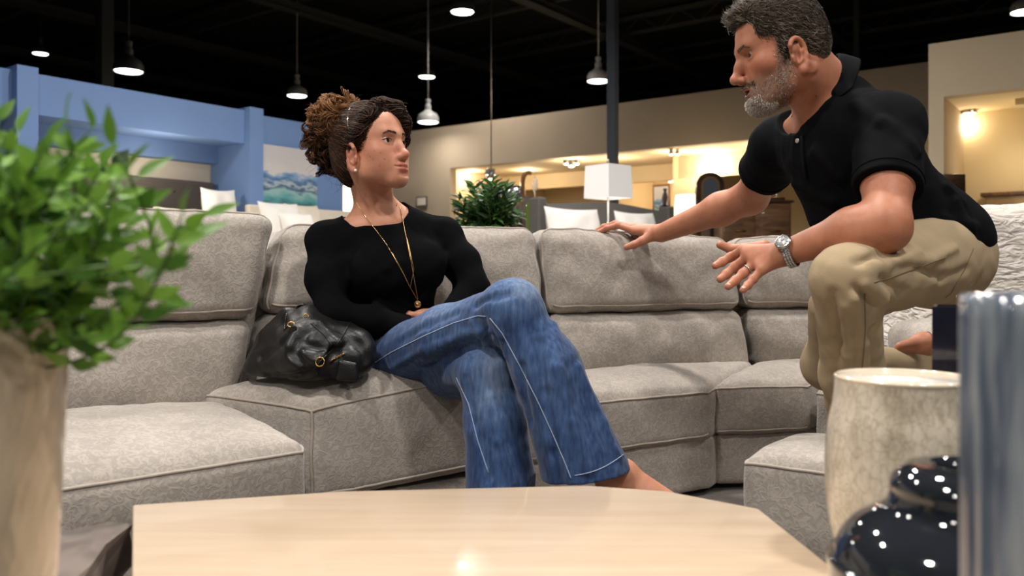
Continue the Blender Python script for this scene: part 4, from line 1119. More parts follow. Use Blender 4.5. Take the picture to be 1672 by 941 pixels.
# top --------------------------------------------------------------
M_knit = mat('black_fine_knit', (13, 13, 15), 0.95, spec=0.05, sheen=0.0, bump=0.15, bscale=260)
ws = SDF()
woman_trunk(ws, 0.004)
woman_arms(ws, 0.007)
for a, b, r1 in ((J['rs'] + by_ * 0.05 - bz_ * 0.05, J['chest'] + by_ * 0.13 + bx_ * 0.05, 0.008), (J['ls'] + by_ * 0.05 - bz_ * 0.06, J['chest'] + by_ * 0.12 - bx_ * 0.05, 0.007),
                 (J['chest'] + by_ * 0.09 - bz_ * 0.09 + bx_ * 0.08, J['waist'] + by_ * 0.10 - bx_ * 0.06, 0.008), (J['chest'] + by_ * 0.09 - bz_ * 0.05 - bx_ * 0.1, J['waist'] + by_ * 0.10 + bx_ * 0.02 - bz_ * 0.03, 0.008)):
    ws.cone(a, b, r1, r1 * 0.6, 0.02)
ws.disp(w_fold)
ws.half(J['neck'] + by_ * 0.05 - bz_ * 0.030, nrmz(bz_ * 0.9 + by_ * 0.28), 0.004, near=(J['neck'] + by_ * 0.02 + bz_ * 0.015 + bx_ * 0.012, 0.095))
ws.half(J['rw'], J['rw'] - J['re'], 0.004, near=(J['rw'] + nrmz(J['rw'] - J['re']) * 0.05, 0.09))
ws.half(J['lw'], J['lw'] - J['le'], 0.004, near=(J['lw'] + nrmz(J['lw'] - J['le']) * 0.05, 0.09))
V, F = polygonize(ws, 0.0034)
mesh_np('knit_top', V, F, M_knit, woman)
# jeans -------------------------------------------------------------
wj = SDF()
wj.ell(J['pel'] - bz_ * 0.02, (0.175, 0.128, 0.115), WB, 0.04)
q1 = img(893, 604, 2.035); q2 = img(962, 790, 2.03)
wj.chain([J['rh'], J['rh'] * 0.5 + J['rk'] * 0.5, J['rk'], q1, q2], [0.088, 0.078, 0.064, 0.078, 0.108], 0.035)
k1 = img(808, 690, 2.11); k2 = img(826, 860, 2.09)
wj.chain([J['lh'], J['lh'] * 0.5 + J['lk'] * 0.5, J['lk'], k1, k2], [0.100, 0.084, 0.066, 0.074, 0.098], 0.022)
wj.ell(J['rk'] + np.array([0.0, -0.006, 0.006]), (0.066, 0.062, 0.062), k=0.03)
# folds at the crossing, the knee hollow and down the flared legs
def fold(s, pts, d, r, k=0.016, mode='u'):
    P = []
    for px, py in pts:
        h = s.ray(px, py)
        if h is not None: P.append(h)
    s_ops = []
    for a, b in zip(P[:-1], P[1:]): s_ops.append((a, b))
    for a, b in s_ops: s.cone(a, b, r, r * 0.8, k, mode)
FOLDS = [([(905, 530), (912, 600), (935, 690), (960, 770)], 0.010, 'u'), ([(880, 560), (888, 640), (905, 740), (915, 790)], 0.011, 's'), ([(945, 600), (985, 690), (1010, 745)], 0.012, 'u'),
         ([(850, 600), (865, 690), (885, 790)], 0.012, 's'), ([(700, 575), (760, 545), (800, 540)], 0.007, 'u'), ([(690, 600), (750, 575), (790, 553)], 0.008, 's'),
         ([(790, 520), (796, 545), (798, 560)], 0.007, 's'), ([(808, 525), (818, 548), (826, 580)], 0.006, 'u'), ([(770, 525), (785, 545), (792, 560)], 0.006, 'u'),
         ([(650, 560), (700, 530), (745, 512)], 0.006, 's'), ([(760, 620), (775, 690), (800, 780)], 0.008, 's'), ([(800, 650), (815, 720), (838, 790)], 0.009, 'u'),
         ([(775, 500), (810, 485), (835, 480)], 0.005, 's'), ([(640, 600), (690, 572), (735, 556)], 0.005, 'u')]
hits = []
for pts, r, md in FOLDS:
    hits.append(([wj.ray(px, py) for px, py in pts], r, md))
for P, r, md in hits:
    P = [p for p in P if p is not None]
    for a, b in zip(P[:-1], P[1:]): wj.cone(a, b, r * 0.45, r * 0.4, 0.02, md)
wj.disp(lambda P: 0.0010 * smooth_noise(P, 40, 0.7) + 0.0006 * smooth_noise(P, 110, 1.9))
ax_ = nrmz(q2 - q1)
wj.half(img(983, 770, 2.03), nrmz(ax_ * 0.9 + np.array([-0.15, 0, -0.35])), 0.003, near=(q2 + ax_ * 0.10, 0.20))
wj.half(k2, k2 - k1, 0.003, near=(k2 + nrmz(k2 - k1) * 0.1, 0.2))
wj.half(J['waist'] - bz_ * 0.02, bz_, 0.01, near=(J['waist'] + bz_ * 0.1, 0.2))
wj.ell(q2 + ax_ * 0.03, (0.085, 0.085, 0.085), k=0.01, mode='s')
V, F = polygonize(wj, 0.0036)
M_denim = mat('blue_denim', (58, 84, 124), 0.85, spec=0.2, sheen=0.15)
nt = M_denim.node_tree; b = nt.nodes['Principled BSDF']
tc = N(nt, 'ShaderNodeTexCoord')
n1 = N(nt, 'ShaderNodeTexNoise'); n1.inputs['Scale'].default_value = 9; n1.inputs['Detail'].default_value = 6; n1.inputs['Roughness'].default_value = 0.65
mp = N(nt, 'ShaderNodeMapping'); mp.inputs['Scale'].default_value = (5.0, 5.0, 0.9)
n3 = N(nt, 'ShaderNodeTexNoise'); n3.inputs['Scale'].default_value = 22; n3.inputs['Detail'].default_value = 4
nt.links.new(tc.outputs['Object'], n1.inputs[0]); nt.links.new(tc.outputs['Object'], mp.inputs[0]); nt.links.new(mp.outputs[0], n3.inputs[0])
at = N(nt, 'ShaderNodeAttribute'); at.attribute_name = 'fade'
ad = N(nt, 'ShaderNodeMath', operation='MULTIPLY_ADD'); ad.inputs[1].default_value = 0.5; ad.inputs[2].default_value = 0.0; nt.links.new(n3.outputs['Fac'], ad.inputs[0])
mm = N(nt, 'ShaderNodeMath', operation='MULTIPLY_ADD'); mm.inputs[1].default_value = 0.5; nt.links.new(n1.outputs['Fac'], mm.inputs[0]); nt.links.new(ad.outputs[0], mm.inputs[2])
sm_ = N(nt, 'ShaderNodeMath', operation='MULTIPLY_ADD'); sm_.inputs[1].default_value = 0.38; nt.links.new(at.outputs['Fac'], sm_.inputs[0]); nt.links.new(mm.outputs[0], sm_.inputs[2])
r1 = ramp(nt, [(0.30, lin((24, 40, 74))), (0.48, lin((44, 65, 104))), (0.66, lin((68, 93, 132))), (0.95, lin((124, 140, 164)))])
nt.links.new(sm_.outputs[0], r1.inputs['Fac']); nt.links.new(r1.outputs['Color'], b.inputs['Base Color'])
bp = N(nt, 'ShaderNodeBump'); bp.inputs['Strength'].default_value = 0.25; bp.inputs['Distance'].default_value = 0.003
nt.links.new(n3.outputs['Fac'], bp.inputs['Height']); nt.links.new(bp.outputs['Normal'], b.inputs['Normal'])
def fadeg(c, r): return np.exp(-(((V - np.array(c)) / np.array(r)) ** 2).sum(1))
fade = np.clip(0.9 * fadeg(J['lk'] + np.array([0.02, -0.06, 0.0]), (0.06, 0.09, 0.10)) + 0.8 * fadeg(J['rk'] + np.array([0.03, -0.03, 0.05]), (0.07, 0.09, 0.06)) + 0.5 * fadeg((J['rh'] + J['rk']) / 2 + np.array([0, -0.05, 0.06]), (0.15, 0.12, 0.06)) + 0.3 * fadeg(q1, (0.05, 0.1, 0.15)), 0, 1)
jeans = mesh_np('jeans', V, F, M_denim, woman, True, {'fade': fade})
M_stitch = mat('pale_denim_stitching', (150, 165, 188), 0.8)
mb = MB()
for pts in ([(606, 596), (640, 575), (690, 550), (740, 528), (780, 516), (795, 517)], [(800, 520), (820, 545), (850, 600), (880, 660), (905, 715), (922, 755), (934, 786)], [(745, 617), (765, 660), (780, 720), (800, 780)]):
    P = []
    for (x0, y0), (x1, y1) in zip(pts[:-1], pts[1:]):
        for t in np.linspace(0, 1, 8, endpoint=False):
            h = wj.ray(x0 + (x1 - x0) * t, y0 + (y1 - y0) * t)
            if h is not None: P.append(h)
    if len(P) > 2: mb.tube(P, 0.0014, 5)
P = []
for t in np.linspace(0, 1, 24):
    h = wj.ray(938 + 92 * t, 786 - 44 * t + 9 * math.sin(t * PI) - 9)
    if h is not None and h[1] < 2.3: P.append(h)
if len(P) > 2: mb.tube(P, 0.0013, 5)
mb.build('stitching', M_stitch, jeans)
# hair --------------------------------------------------------------
wh = SDF()
wh.ell((0, -0.014, 0.040), (0.083, 0.105, 0.092), k=0.02, xf=W_head)
wh.ell((0, -0.058, -0.020), (0.066, 0.056, 0.066), k=0.03, xf=W_head)
wh.ell((0, -0.045, -0.045), (0.050, 0.045, 0.045), k=0.03, xf=W_head)
wh.ell((0, 0.108, -0.040), (0.105, 0.078, 0.118), k=0.012, mode='s', xf=W_head)
for sx in (-1, 1):
    wh.ell((sx * 0.090, 0.008, -0.038), (0.032, 0.025, 0.034), k=0.010, mode='s', xf=W_head)
    wh.chain([(sx * 0.030, 0.062, 0.105), (sx * 0.064, 0.050, 0.066), (sx * 0.075, 0.026, 0.028), (sx * 0.077, -0.004, 0.010)], [0.015, 0.014, 0.012, 0.011], 0.016, W_head)
wh.chain([(0.0, 0.062, 0.112), (-0.030, 0.086, 0.096), (-0.058, 0.086, 0.058), (-0.072, 0.066, 0.018), (-0.076, 0.045, -0.002)], [0.016, 0.016, 0.014, 0.010, 0.006], 0.015, W_head)
bunc = np.array([0.0, -0.112, 0.086])
wcap = SDF(); wcap.ops = list(wh.ops); wcap.bb = list(wh.bb)
wcap.disp(lambda P: 0.0018 * smooth_noise(P, 120, 0.4))
V, F = polygonize(wcap, 0.003)
M_hairbase = mat('dark_brown_hair_mass', (28, 18, 13), 0.9, spec=0.05)
hair = mesh_np('hair', V, F, M_hairbase, woman)
M_hairw = hair_mat('brown_hair', [(0.0, (26, 18, 15)), (0.4, (56, 38, 28)), (0.7, (110, 74, 46)), (1.0, (158, 112, 70))], 0.55)
# combed strands running back to the bun
sel = rng.choice(len(V), 7000, replace=False); P0 = V[sel]
q = W_head.inv(P0)
keep = (np.linalg.norm(q - bunc, axis=1) > 0.050); P0 = P0[keep]
bw = W_head.p(bunc); path = [P0]; ph = rng.random(len(P0)) * 6.28
P = P0.copy()
for i in range(9):
    dvv = bw - P; dvv /= np.linalg.norm(dvv, axis=1, keepdims=True)
    dvv[:, 2] += 0.30 * np.sin(ph + i * 0.8) * 0.5
    g = wh.grad(P, 0.003); dvv -= g * (g * dvv).sum(1, keepdims=True); dvv /= np.linalg.norm(dvv, axis=1, keepdims=True) + 1e-9
    P = P + dvv * 0.0095
    P = P - g * (wh(P) - 0.0030 - 0.0016 * np.sin(ph))[:, None]
    path.append(P.copy())
tone = np.clip(0.14 + 0.50 * rng.random(len(P0)) ** 2 + 0.30 * np.clip((0.03 - W_head.inv(P0)[:, 1]) * 7, 0, 1) * np.clip(W_head.inv(P0)[:, 2] * 10, 0, 1), 0, 1)
strands('combed_hair', np.stack(path, 1), None, M_hairw, hair, 0.0010, attr=tone)
# bun: a core and many looped curls
wc = SDF()
wc.ell(bunc, (0.072, 0.064, 0.072), k=0.02, xf=W_head); wc.ell(bunc + (0, -0.02, -0.055), (0.052, 0.042, 0.052), k=0.03, xf=W_head)
wc.ell(bunc + (0, 0.035, 0.03), (0.05, 0.042, 0.035), k=0.03, xf=W_head)
wc.disp(lambda P: 0.006 * smooth_noise(P, 95, 0.9))
Vb, Fb = polygonize(wc, 0.0035)
mesh_np('bun_core', Vb, Fb, M_hairbase, hair)
curls = []; tones = []
for i in range(300):
    p0 = Vb[rng.integers(len(Vb))]; q = W_head.inv(p0)
    if q[1] > -0.03: continue
    n_ = nrmz(p0 - W_head.p(bunc + (0, 0, -0.02))); a = nrmz(np.cross(n_, rng.normal(size=3))); b_ = np.cross(n_, a)
    rad = 0.011 + 0.017 * rng.random(); turns = 0.7 + 0.9 * rng.random(); lift = 0.010 + 0.018 * rng.random()
    drift = a * (0.02 + 0.03 * rng.random()) + np.array([0, 0, -0.022 * rng.random()])
    base_t = np.clip(0.42 + 0.45 * (W_head.inv(p0)[2] - 0.02) / 0.12 + 0.25 * (rng.random() - 0.5), 0.1, 1.0)
    for k in range(13):
        o = rng.normal(size=3) * 0.0026; rr = rad * (1 + 0.12 * rng.normal())
        t = np.linspace(0, 1, 18)
        pts = p0 + o - n_ * 0.006 + n_ * (lift * np.sin(t * PI))[:, None] + drift * t[:, None] + rr * (np.cos(t * turns * 2 * PI) - 1)[:, None] * a * 0.8 + rr * np.sin(t * turns * 2 * PI)[:, None] * (0.75 * b_ + 0.5 * n_)
        curls.append(pts); tones.append(np.clip(base_t + 0.14 * rng.normal(), 0, 1))
# loose wisps
wis = []; tw = []
for i in range(190):
    if i < 110:
        p0 = Vb[rng.integers(len(Vb))]; n_ = nrmz(p0 - W_head.p(bunc))
    elif i < 165:
        p0 = W_head.p((0.05 * rng.normal() * 0.6, -0.085 + 0.03 * rng.random(), -0.03 - 0.05 * rng.random())); n_ = nrmz(np.array([-0.5, 0.1, -0.9]) + 0.4 * rng.normal(size=3))
    else:
        p0 = V[rng.integers(len(V))]; n_ = nrmz(p0 - W_head.p((0, 0, 0)))
        if W_head.inv(p0)[2] < 0.06: continue
    a = nrmz(np.cross(n_, rng.normal(size=3))); b_ = np.cross(n_, a); L = (0.016 + 0.032 * rng.random()) * (0.5 if i >= 165 else 1)
    t = np.linspace(0, 1, 18)
    wv = (0.004 + 0.007 * rng.random()) * (1 if i < 165 else 0.5)
    wis.append(p0 + n_ * (L * t)[:, None] + a * (wv * np.sin(t * 7 + 6 * rng.random()))[:, None] + b_ * (wv * np.cos(t * 6))[:, None] + np.array([0, 0, -0.012]) * (t ** 2)[:, None])
    tw.append(0.35 + 0.4 * rng.random())
strands('curls', np.stack(curls + wis, 0), None, M_hairw, hair, np.array([0.0011] * len(curls) + [0.0005] * len(wis)), attr=np.array(tones + tw))
# headband
P = [wh.project(np.array([W_head.p((x, y, z))]), 4)[0] for x, y, z in [(0.086 * math.cos(t), 0.005 - 0.01 * math.sin(t), 0.030 + 0.105 * math.sin(t)) for t in np.linspace(0.12, PI - 0.12, 40)]]
MB().tube([p + nrmz(p - W_head.p((0, 0, 0.03))) * 0.003 for p in P], 0.0022, 8).build('headband', mat('polished_silver_band', (196, 190, 182), 0.18, 1.0), woman)
# earrings and necklace
M_gold = mat('yellow_gold', (196, 160, 108), 0.3, 1.0)
for sx in (1,):
    MB().ball(W_head.p((sx * 0.0845, 0.010, -0.070)), 0.0046, 3).build('earring', mat('pearl', (236, 226, 214), 0.2, coat=0.6), woman)
def drape(pts, r, lift):
    P = []
    for (x0, y0), (x1, y1) in zip(pts[:-1], pts[1:]):
        for t in np.linspace(0, 1, 14, endpoint=False):
            px, py = x0 + (x1 - x0) * t, y0 + (y1 - y0) * t
            h1 = ws.ray(px, py); h2 = wb.ray(px, py)
            h = min([h for h in (h1, h2) if h is not None], key=lambda h: h[1])
            P.append(h + np.array([0, -lift, 0]))
    return P
neck_l = drape([(583, 332), (594, 350), (630, 397), (655, 440), (668, 466), (683, 492)], 0.001, 0.003)
neck_r = drape([(653, 336), (662, 380), (672, 430), (678, 465), (683, 492)], 0.001, 0.003)
neck_s = drape([(640, 412), (660, 448), (670, 470), (676, 440), (664, 385)], 0.001, 0.003)
mb = MB()
for P in (neck_l, neck_r, neck_s): mb.tube(P, 0.0010, 6)
for P in (neck_l, neck_r):
    for p in P[::2]: mb.ball(p, 0.0015, 1)
nk = mb.build('necklace', M_gold, woman)
pc = neck_l[-1] + np.array([0, -0.004, -0.012])
bm = bmesh.new(); bmesh.ops.create_cone(bm, cap_ends=True, segments=8, radius1=0.0115, radius2=0.0105, depth=0.003)
bmesh.ops.bevel(bm, geom=bm.edges[:], offset=0.0006, segments=2, affect='EDGES')
mb = MB().bm(bm, Matrix.Translation(Vector(pc)) @ Matrix.Rotation(R(90), 4, 'X'), True)
mb.tube([pc + np.array([0.0075 * math.cos(t), -0.002, 0.0075 * math.sin(t)]) for t in np.linspace(0, 2 * PI, 20)], 0.0012, 5).ball(pc + np.array([0, -0.002, 0]), 0.0035, 2)
mb.build('pendant', M_gold, nk)
# ------------------------------------------------------------------ kneeling man
X_head = Xf(img(1281, 82, 2.15), up_frame(dirv(177, -13)), 1.13)
K = dict(
    neck=img(1350, 172, 2.22), ls=img(1452, 208, 2.03), rs=img(1272, 238, 2.42),
    le=img(1447, 366, 1.87), lw=img(1286, 412, 1.99), re=img(1226, 322, 2.68), rw=img(1080, 381, 2.95),
    c1=img(1388, 258, 2.22), c2=img(1424, 330, 2.25), pel=img(1506, 400, 2.27),
    lh=img(1520, 425, 2.12), lk=img(1382, 456, 1.86), la=img(1400, 745, 2.20),
    rh=img(1505, 425, 2.42), rm=img(1386, 490, 2.50), rk=img(1353, 606, 2.60), ra=img(1548, 592, 2.74))
cx_ = nrmz(K['rs'] - K['ls']); cz_ = nrmz(K['neck'] - K['pel']); cy_ = nrmz(np.cross(cz_, cx_)); cx_ = np.cross(cy_, cz_)
WM = np.stack([cx_, cy_, cz_], 1)
def man_trunk(s, g):
    E = lambda c, r, k=0.05: s.ell(c, [a + g for a in r], WM, k)
    E(K['c1'], (0.185, 0.130, 0.17)); E(K['c2'], (0.172, 0.150, 0.16)); E(K['pel'], (0.180, 0.152, 0.14))
    E((K['c2'] + K['pel']) / 2 + cy_ * 0.01, (0.170, 0.145, 0.13))
    s.cone(K['ls'], K['neck'] - cz_ * 0.03, 0.066 + g, 0.062 + g, 0.06); s.cone(K['rs'], K['neck'] - cz_ * 0.03, 0.066 + g, 0.062 + g, 0.06)
    s.cone(K['neck'] - cz_ * 0.04 - cy_ * 0.02, K['c1'], 0.085 + g, 0.11 + g, 0.05)
def man_arms(s, g=0.0):
    m1 = (K['ls'] + K['le']) / 2
    s.chain([K['ls'], m1 + np.array([0, 0, 0.0]), K['le']], [0.066 + g, 0.059 + g, 0.046 + g], 0.03)
    f1 = K['le'] * 0.68 + K['lw'] * 0.32
    s.chain([K['le'], f1 + np.array([0, 0, 0.006]), K['lw']], [0.048 + g, 0.049 + g, 0.030 + g], 0.03)
    s.cone(K['le'] + np.array([0.008, 0, -0.022]), f1 + np.array([0, 0, -0.012]), 0.034 + g, 0.036 + g, 0.03)
    m2 = (K['rs'] + K['re']) / 2
    s.chain([K['rs'], m2, K['re']], [0.066 + g, 0.058 + g, 0.050 + g], 0.03)
    f2 = K['re'] * 0.68 + K['rw'] * 0.32
    s.chain([K['re'], f2, K['rw']], [0.051 + g, 0.051 + g, 0.032 + g], 0.03)
mbod = SDF()
head_ops(mbod, X_head, True, True)
hm = lambda q: X_head.p(q)
mbod.cone(hm((0, -0.020, -0.060)), K['neck'], 0.058, 0.075, 0.04)
mbod.cone(hm((0, -0.038, -0.030)), K['neck'] - cy_ * 0.03 + cz_ * 0.0, 0.054, 0.075, 0.04)
mbod.cone(hm((-0.052, -0.022, -0.065)), K['neck'] + cy_ * 0.07 + np.array([-0.01, 0, -0.02]), 0.014, 0.012, 0.04)
mbod.ell(hm((0, 0.055, -0.108)), (0.030, 0.035, 0.014), X_head.R, 0.03)
man_trunk(mbod, -0.012); man_arms(mbod)
I = img
lf = [[I(1214, 408, 2.07), I(1193, 420, 2.10), I(1179, 428, 2.10), I(1168, 434, 2.09)],
      [I(1222, 419, 2.05), I(1200, 436, 2.07), I(1186, 448, 2.07), I(1176, 456, 2.06)],
      [I(1232, 431, 2.03), I(1213, 447, 2.03), I(1200, 459, 2.02), I(1189, 468, 2.00)],
      [I(1245, 440, 2.00), I(1230, 456, 2.00), I(1221, 466, 1.99), I(1213, 474, 1.97)]]
hand_ops(mbod, K['lw'], lf, [I(1248, 405, 2.08), I(1216, 407, 2.15), I(1194, 407, 2.18), I(1176, 400, 2.18)], sc_=1.18, fr=(0.0094, 0.0088, 0.0078))
rf = [[I(1036, 377, 3.03), I(1009, 368, 3.06), I(991, 373, 3.07), I(978, 379, 3.08)],
      [I(1034, 373, 3.07), I(1004, 366, 3.11), I(986, 371, 3.13), I(974, 377, 3.14)],
      [I(1033, 371, 3.11), I(1006, 366, 3.15), I(990, 371, 3.17), I(980, 377, 3.19)],
      [I(1036, 371, 3.15), I(1016, 367, 3.19), I(1004, 371, 3.21), I(996, 376, 3.22)]]
hand_ops(mbod, K['rw'], rf, [I(1062, 386, 2.97), I(1048, 394, 2.965), I(1035, 400, 2.965), I(1023, 404, 2.97)], sc_=1.22)
mbod.chain([K['lh'], K['lk'], K['la']], [0.085, 0.056, 0.040], 0.03)
mbod.chain([K['rh'], K['rm'], K['rk'], K['ra']], [0.085, 0.060, 0.050, 0.038], 0.03)
foot_ops(mbod, K['la'] + np.array([0, 0, -0.01]), (-0.75, -0.55, 0), (0, 0, 1), L=0.27)
# bare foot tucked over the kneeling shin
mbod.chain([K['ra'] + np.array([0.01, 0.0, 0.0]), I(1542, 566, 2.72), I(1508, 560, 2.68), I(1470, 567, 2.66)], [0.036, 0.036, 0.028, 0.016], 0.03)
V, F = polygonize(mbod, 0.0026)
lips, ruddy, q = face_masks(V, X_head)
st = 1 / (1 + np.exp(-(q[:, 1] - 0.028) / 0.006)) * 1 / (1 + np.exp((q[:, 2] + 0.052 - 0.012 * np.clip((0.075 - q[:, 1]) * 20, 0, 1)) / 0.004)) * (q[:, 2] > -0.14) * (np.abs(q[:, 0]) < 0.08) * (q[:, 1] < 0.14)
st = np.clip(st, 0, 1) * (1 - lips)
burn = np.exp(-((q[:, 1] - 0.022) / 0.014) ** 2) * np.exp(-((q[:, 2] + 0.02) / 0.035) ** 2) * (np.abs(q[:, 0]) > 0.05) * (np.abs(q[:, 0]) < 0.09)
M_skinm = skin_mat('ruddy_skin', (182, 122, 94), (150, 80, 70), (182, 104, 82), (128, 106, 92))
man = mesh_np('person', V, F, M_skinm, None, True, {'lips': lips * 0.7, 'ruddy': ruddy * 0.45, 'stubble': np.clip(st * 0.75 + burn * 0.5, 0, 0.8)})
tag(man, 'kneeling man in black polo and khaki trousers leaning on sofa back, grey beard', 'person')
eyes(X_head, man, (-0.42, 1.0, -0.04), M_irisb)
M_greybrow = mat('grey_brown_brow_hair', (92, 76, 62), 0.6)
for sx in (-1, 1):
    strands('eyebrow', brow(X_head, mbod, sx, 0.017, 0.0205, 0.0145, 260, 0, 0.010), None, M_greybrow, man, 0.0009)
mb = MB(); mb.ball(hm((0, 0.092, -0.0745)), 0.016, 3, (1, 1, 1)); mb.build('mouth_lining', mat('dark_mouth', (70, 28, 26), 0.5), man)
# hair -----------------------------------------------------------------
mh = SDF()
mh.ell((0, -0.001, 0.042), (0.080, 0.095, 0.091), k=0.02, xf=X_head)
mh.ell((0, -0.046, -0.005), (0.066, 0.048, 0.058), k=0.03, xf=X_head)
mh.ell((0, 0.055, 0.098), (0.050, 0.048, 0.022), k=0.03, xf=X_head)
for sx in (-1, 1):
    mh.ell((sx * 0.056, 0.046, 0.062), (0.021, 0.036, 0.034), k=0.02, xf=X_head)
    mh.cone((sx * 0.070, 0.020, 0.03), (sx * 0.069, 0.022, -0.034), 0.012, 0.005, 0.015, xf=X_head)
mh.ell((0, 0.118, -0.025), (0.105, 0.082, 0.112), k=0.008, mode='s', xf=X_head)
for sx in (-1, 1):
    mh.ell((sx * 0.085, 0.003, -0.038), (0.030, 0.021, 0.036), k=0.008, mode='s', xf=X_head)
    mh.ell((sx * 0.064, 0.088, 0.060), (0.026, 0.020, 0.026), k=0.01, mode='s', xf=X_head)
mh.half((0, 0, -0.048), (0, 0.35, -1), 0.008, xf=X_head)
V, F = polygonize(mh, 0.003)
M_hbm = mat('grey_brown_hair_mass', (58, 50, 43), 0.85, spec=0.1, noise=0.25, nscale=70)
mhair = mesh_np('hair', V, F, M_hbm, man)
M_hairm = hair_mat('grey_brown_hair', [(0.0, (44, 38, 33)), (0.4, (80, 70, 60)), (0.75, (128, 116, 104)), (1.0, (176, 168, 158))], 0.45)
sel = rng.choice(len(V), 7800, replace=False); P0 = V[sel]; q = X_head.inv(P0)
g = mh.grad(P0, 0.003)
fl = np.stack([0.25 * np.sign(q[:, 0]), -0.9 + 0 * q[:, 0], np.where(q[:, 2] > 0.08, 0.0, -0.55)], 1)
front = (q[:, 1] > 0.03) & (q[:, 2] > 0.07) & (np.abs(q[:, 0]) < 0.045)
fl[front] = np.array([0.5, 0.25, 0.35])
flw = fl @ X_head.R.T; flw += 0.35 * rng.normal(size=flw.shape)
flw -= g * (g * flw).sum(1, keepdims=True); flw /= np.linalg.norm(flw, axis=1, keepdims=True)
L = 0.014 + 0.012 * rng.random(len(P0)) + 0.010 * front
L[q[:, 2] < 0.0] *= 0.55; L[(q[:, 1] > 0.03) & ~front] *= 0.6
pth = [P0 - g * 0.001 + flw * (L * t)[:, None] + g * (0.0045 * math.sin(t * 2.2)) * (1 + 0.8 * front)[:, None] for t in np.linspace(0, 1, 5)]
tone = np.clip(0.42 + 0.22 * rng.normal(size=len(P0)) + 0.15 * (q[:, 2] < 0.02) - 0.12 * (q[:, 1] < -0.06), 0, 1)
strands('short_hair', np.stack(pth, 1), None, M_hairm, mhair, 0.0009, attr=tone)
# beard ------------------------------------------------------------------
Vb = np.array([v.co for v in man.data.vertices]); q = X_head.inv(Vb)
def sel_region(cond, n):
    ids = np.flatnonzero(cond); return Vb[rng.choice(ids, min(n, len(ids)), replace=False)]
head_z = (np.abs(q[:, 0]) < 0.075) & (q[:, 1] > 0.0) & (q[:, 1] < 0.13)
jaw = head_z & (q[:, 2] < -0.056 - 0.012 * np.clip((q[:, 1] - 0.06) / 0.03, 0, 1)) & (q[:, 2] > -0.128) & (q[:, 1] > 0.015)
notlip = ~((np.abs(q[:, 0]) < 0.028) & (q[:, 2] > -0.089) & (q[:, 1] > 0.085))
goatee = head_z & (q[:, 2] < -0.088) & (q[:, 2] > -0.130) & (np.abs(q[:, 0]) < 0.038) & (q[:, 1] > 0.05)
must = head_z & (q[:, 2] < -0.0545) & (q[:, 2] > -0.0655) & (np.abs(q[:, 0]) < 0.034) & (q[:, 1] > 0.078)
side = head_z & (np.abs(q[:, 0]) > 0.045) & (q[:, 1] > 0.008) & (q[:, 1] < 0.045) & (q[:, 2] < -0.005) & (q[:, 2] > -0.08)
def whiskers(P, L, base, name, sd=0.16):
    g = mbod.grad(P, 0.002); ql = X_head.inv(P)
    dn = np.array([0, 0.25, -0.9]) @ X_head.R.T
    dv = g * 0.55 + dn + 0.45 * rng.normal(size=P.shape); dv /= np.linalg.norm(dv, axis=1, keepdims=True)
    LL = (L * (0.6 + 0.6 * rng.random(len(P))))[:, None]
    pt = np.stack([P - g * 0.0005, P + dv * LL * 0.5 + g * 0.0012, P + dv * LL + g * 0.0006], 1)
    return pt, np.clip(base + sd * rng.normal(size=len(P)), 0, 1)
a = [whiskers(sel_region(jaw & notlip, 1300), 0.006, 0.60, ''), whiskers(sel_region(goatee, 2000), 0.008, 0.88, '', 0.2), whiskers(sel_region(must & (q[:, 1] < 0.1085), 1100), 0.007, 0.40, ''), whiskers(sel_region(side, 900), 0.005, 0.68, '')]
M_beard = hair_mat('grizzled_beard', [(0.0, (62, 50, 42)), (0.4, (112, 94, 80)), (0.75, (170, 156, 142)), (1.0, (226, 219, 210))], 0.55)
strands('beard', np.concatenate([x[0] for x in a]), None, M_beard, man, 0.00065, attr=np.concatenate([x[1] for x in a]))
# trousers ---------------------------------------------------------------
mt = SDF()
mt.ell(K['pel'] - cz_ * 0.03, (0.172, 0.148, 0.13), WM, 0.05)
mt.chain([K['lh'], K['lh'] * 0.5 + K['lk'] * 0.5, K['lk'], K['lk'] * 0.5 + K['la'] * 0.5 + np.array([0, 0, 0]), K['la'] + np.array([0, 0, 0.06])], [0.112, 0.092, 0.072, 0.070, 0.070], 0.03)
mt.chain([K['rh'], K['rm'], K['rk'] + np.array([-0.005, 0, 0.02]), K['rk'] * 0.55 + K['ra'] * 0.45, K['ra'] + np.array([-0.02, 0, 0])], [0.110, 0.078, 0.072, 0.056, 0.050], 0.03)
mt.cone(I(1346, 500, 2.42), K['rk'] + np.array([-0.008, -0.03, 0.02]), 0.045, 0.060, 0.03)
mt.ell(I(1535, 432, 2.27), (0.10, 0.17, 0.11), k=0.05)
MF = [([(1400, 470), (1428, 505), (1448, 540)], 0.010, 's'), ([(1412, 462), (1445, 492), (1458, 530)], 0.010, 'u'), ([(1440, 455), (1475, 480), (1530, 500)], 0.009, 's'), ([(1395, 490), (1410, 560), (1420, 640)], 0.010, 'u'),
      ([(1425, 540), (1430, 600), (1432, 650)], 0.008, 's'), ([(1360, 480), (1368, 560), (1362, 650)], 0.008, 's'), ([(1380, 500), (1385, 580), (1378, 680)], 0.007, 'u'),
      ([(1500, 440), (1540, 455), (1580, 440)], 0.007, 's'), ([(1470, 425), (1520, 425), (1560, 405)], 0.006, 'u'), ([(1480, 500), (1530, 505), (1570, 480)], 0.008, 's'), ([(1450, 515), (1500, 520), (1545, 505)], 0.008, 'u'),
      ([(1400, 430), (1440, 415), (1480, 400)], 0.006, 's'), ([(1410, 445), (1450, 432), (1500, 412)], 0.006, 'u'), ([(1460, 560), (1475, 540), (1485, 520)], 0.006, 's')]
hits = [([mt.ray(px, py) for px, py in pts], r, md) for pts, r, md in MF]
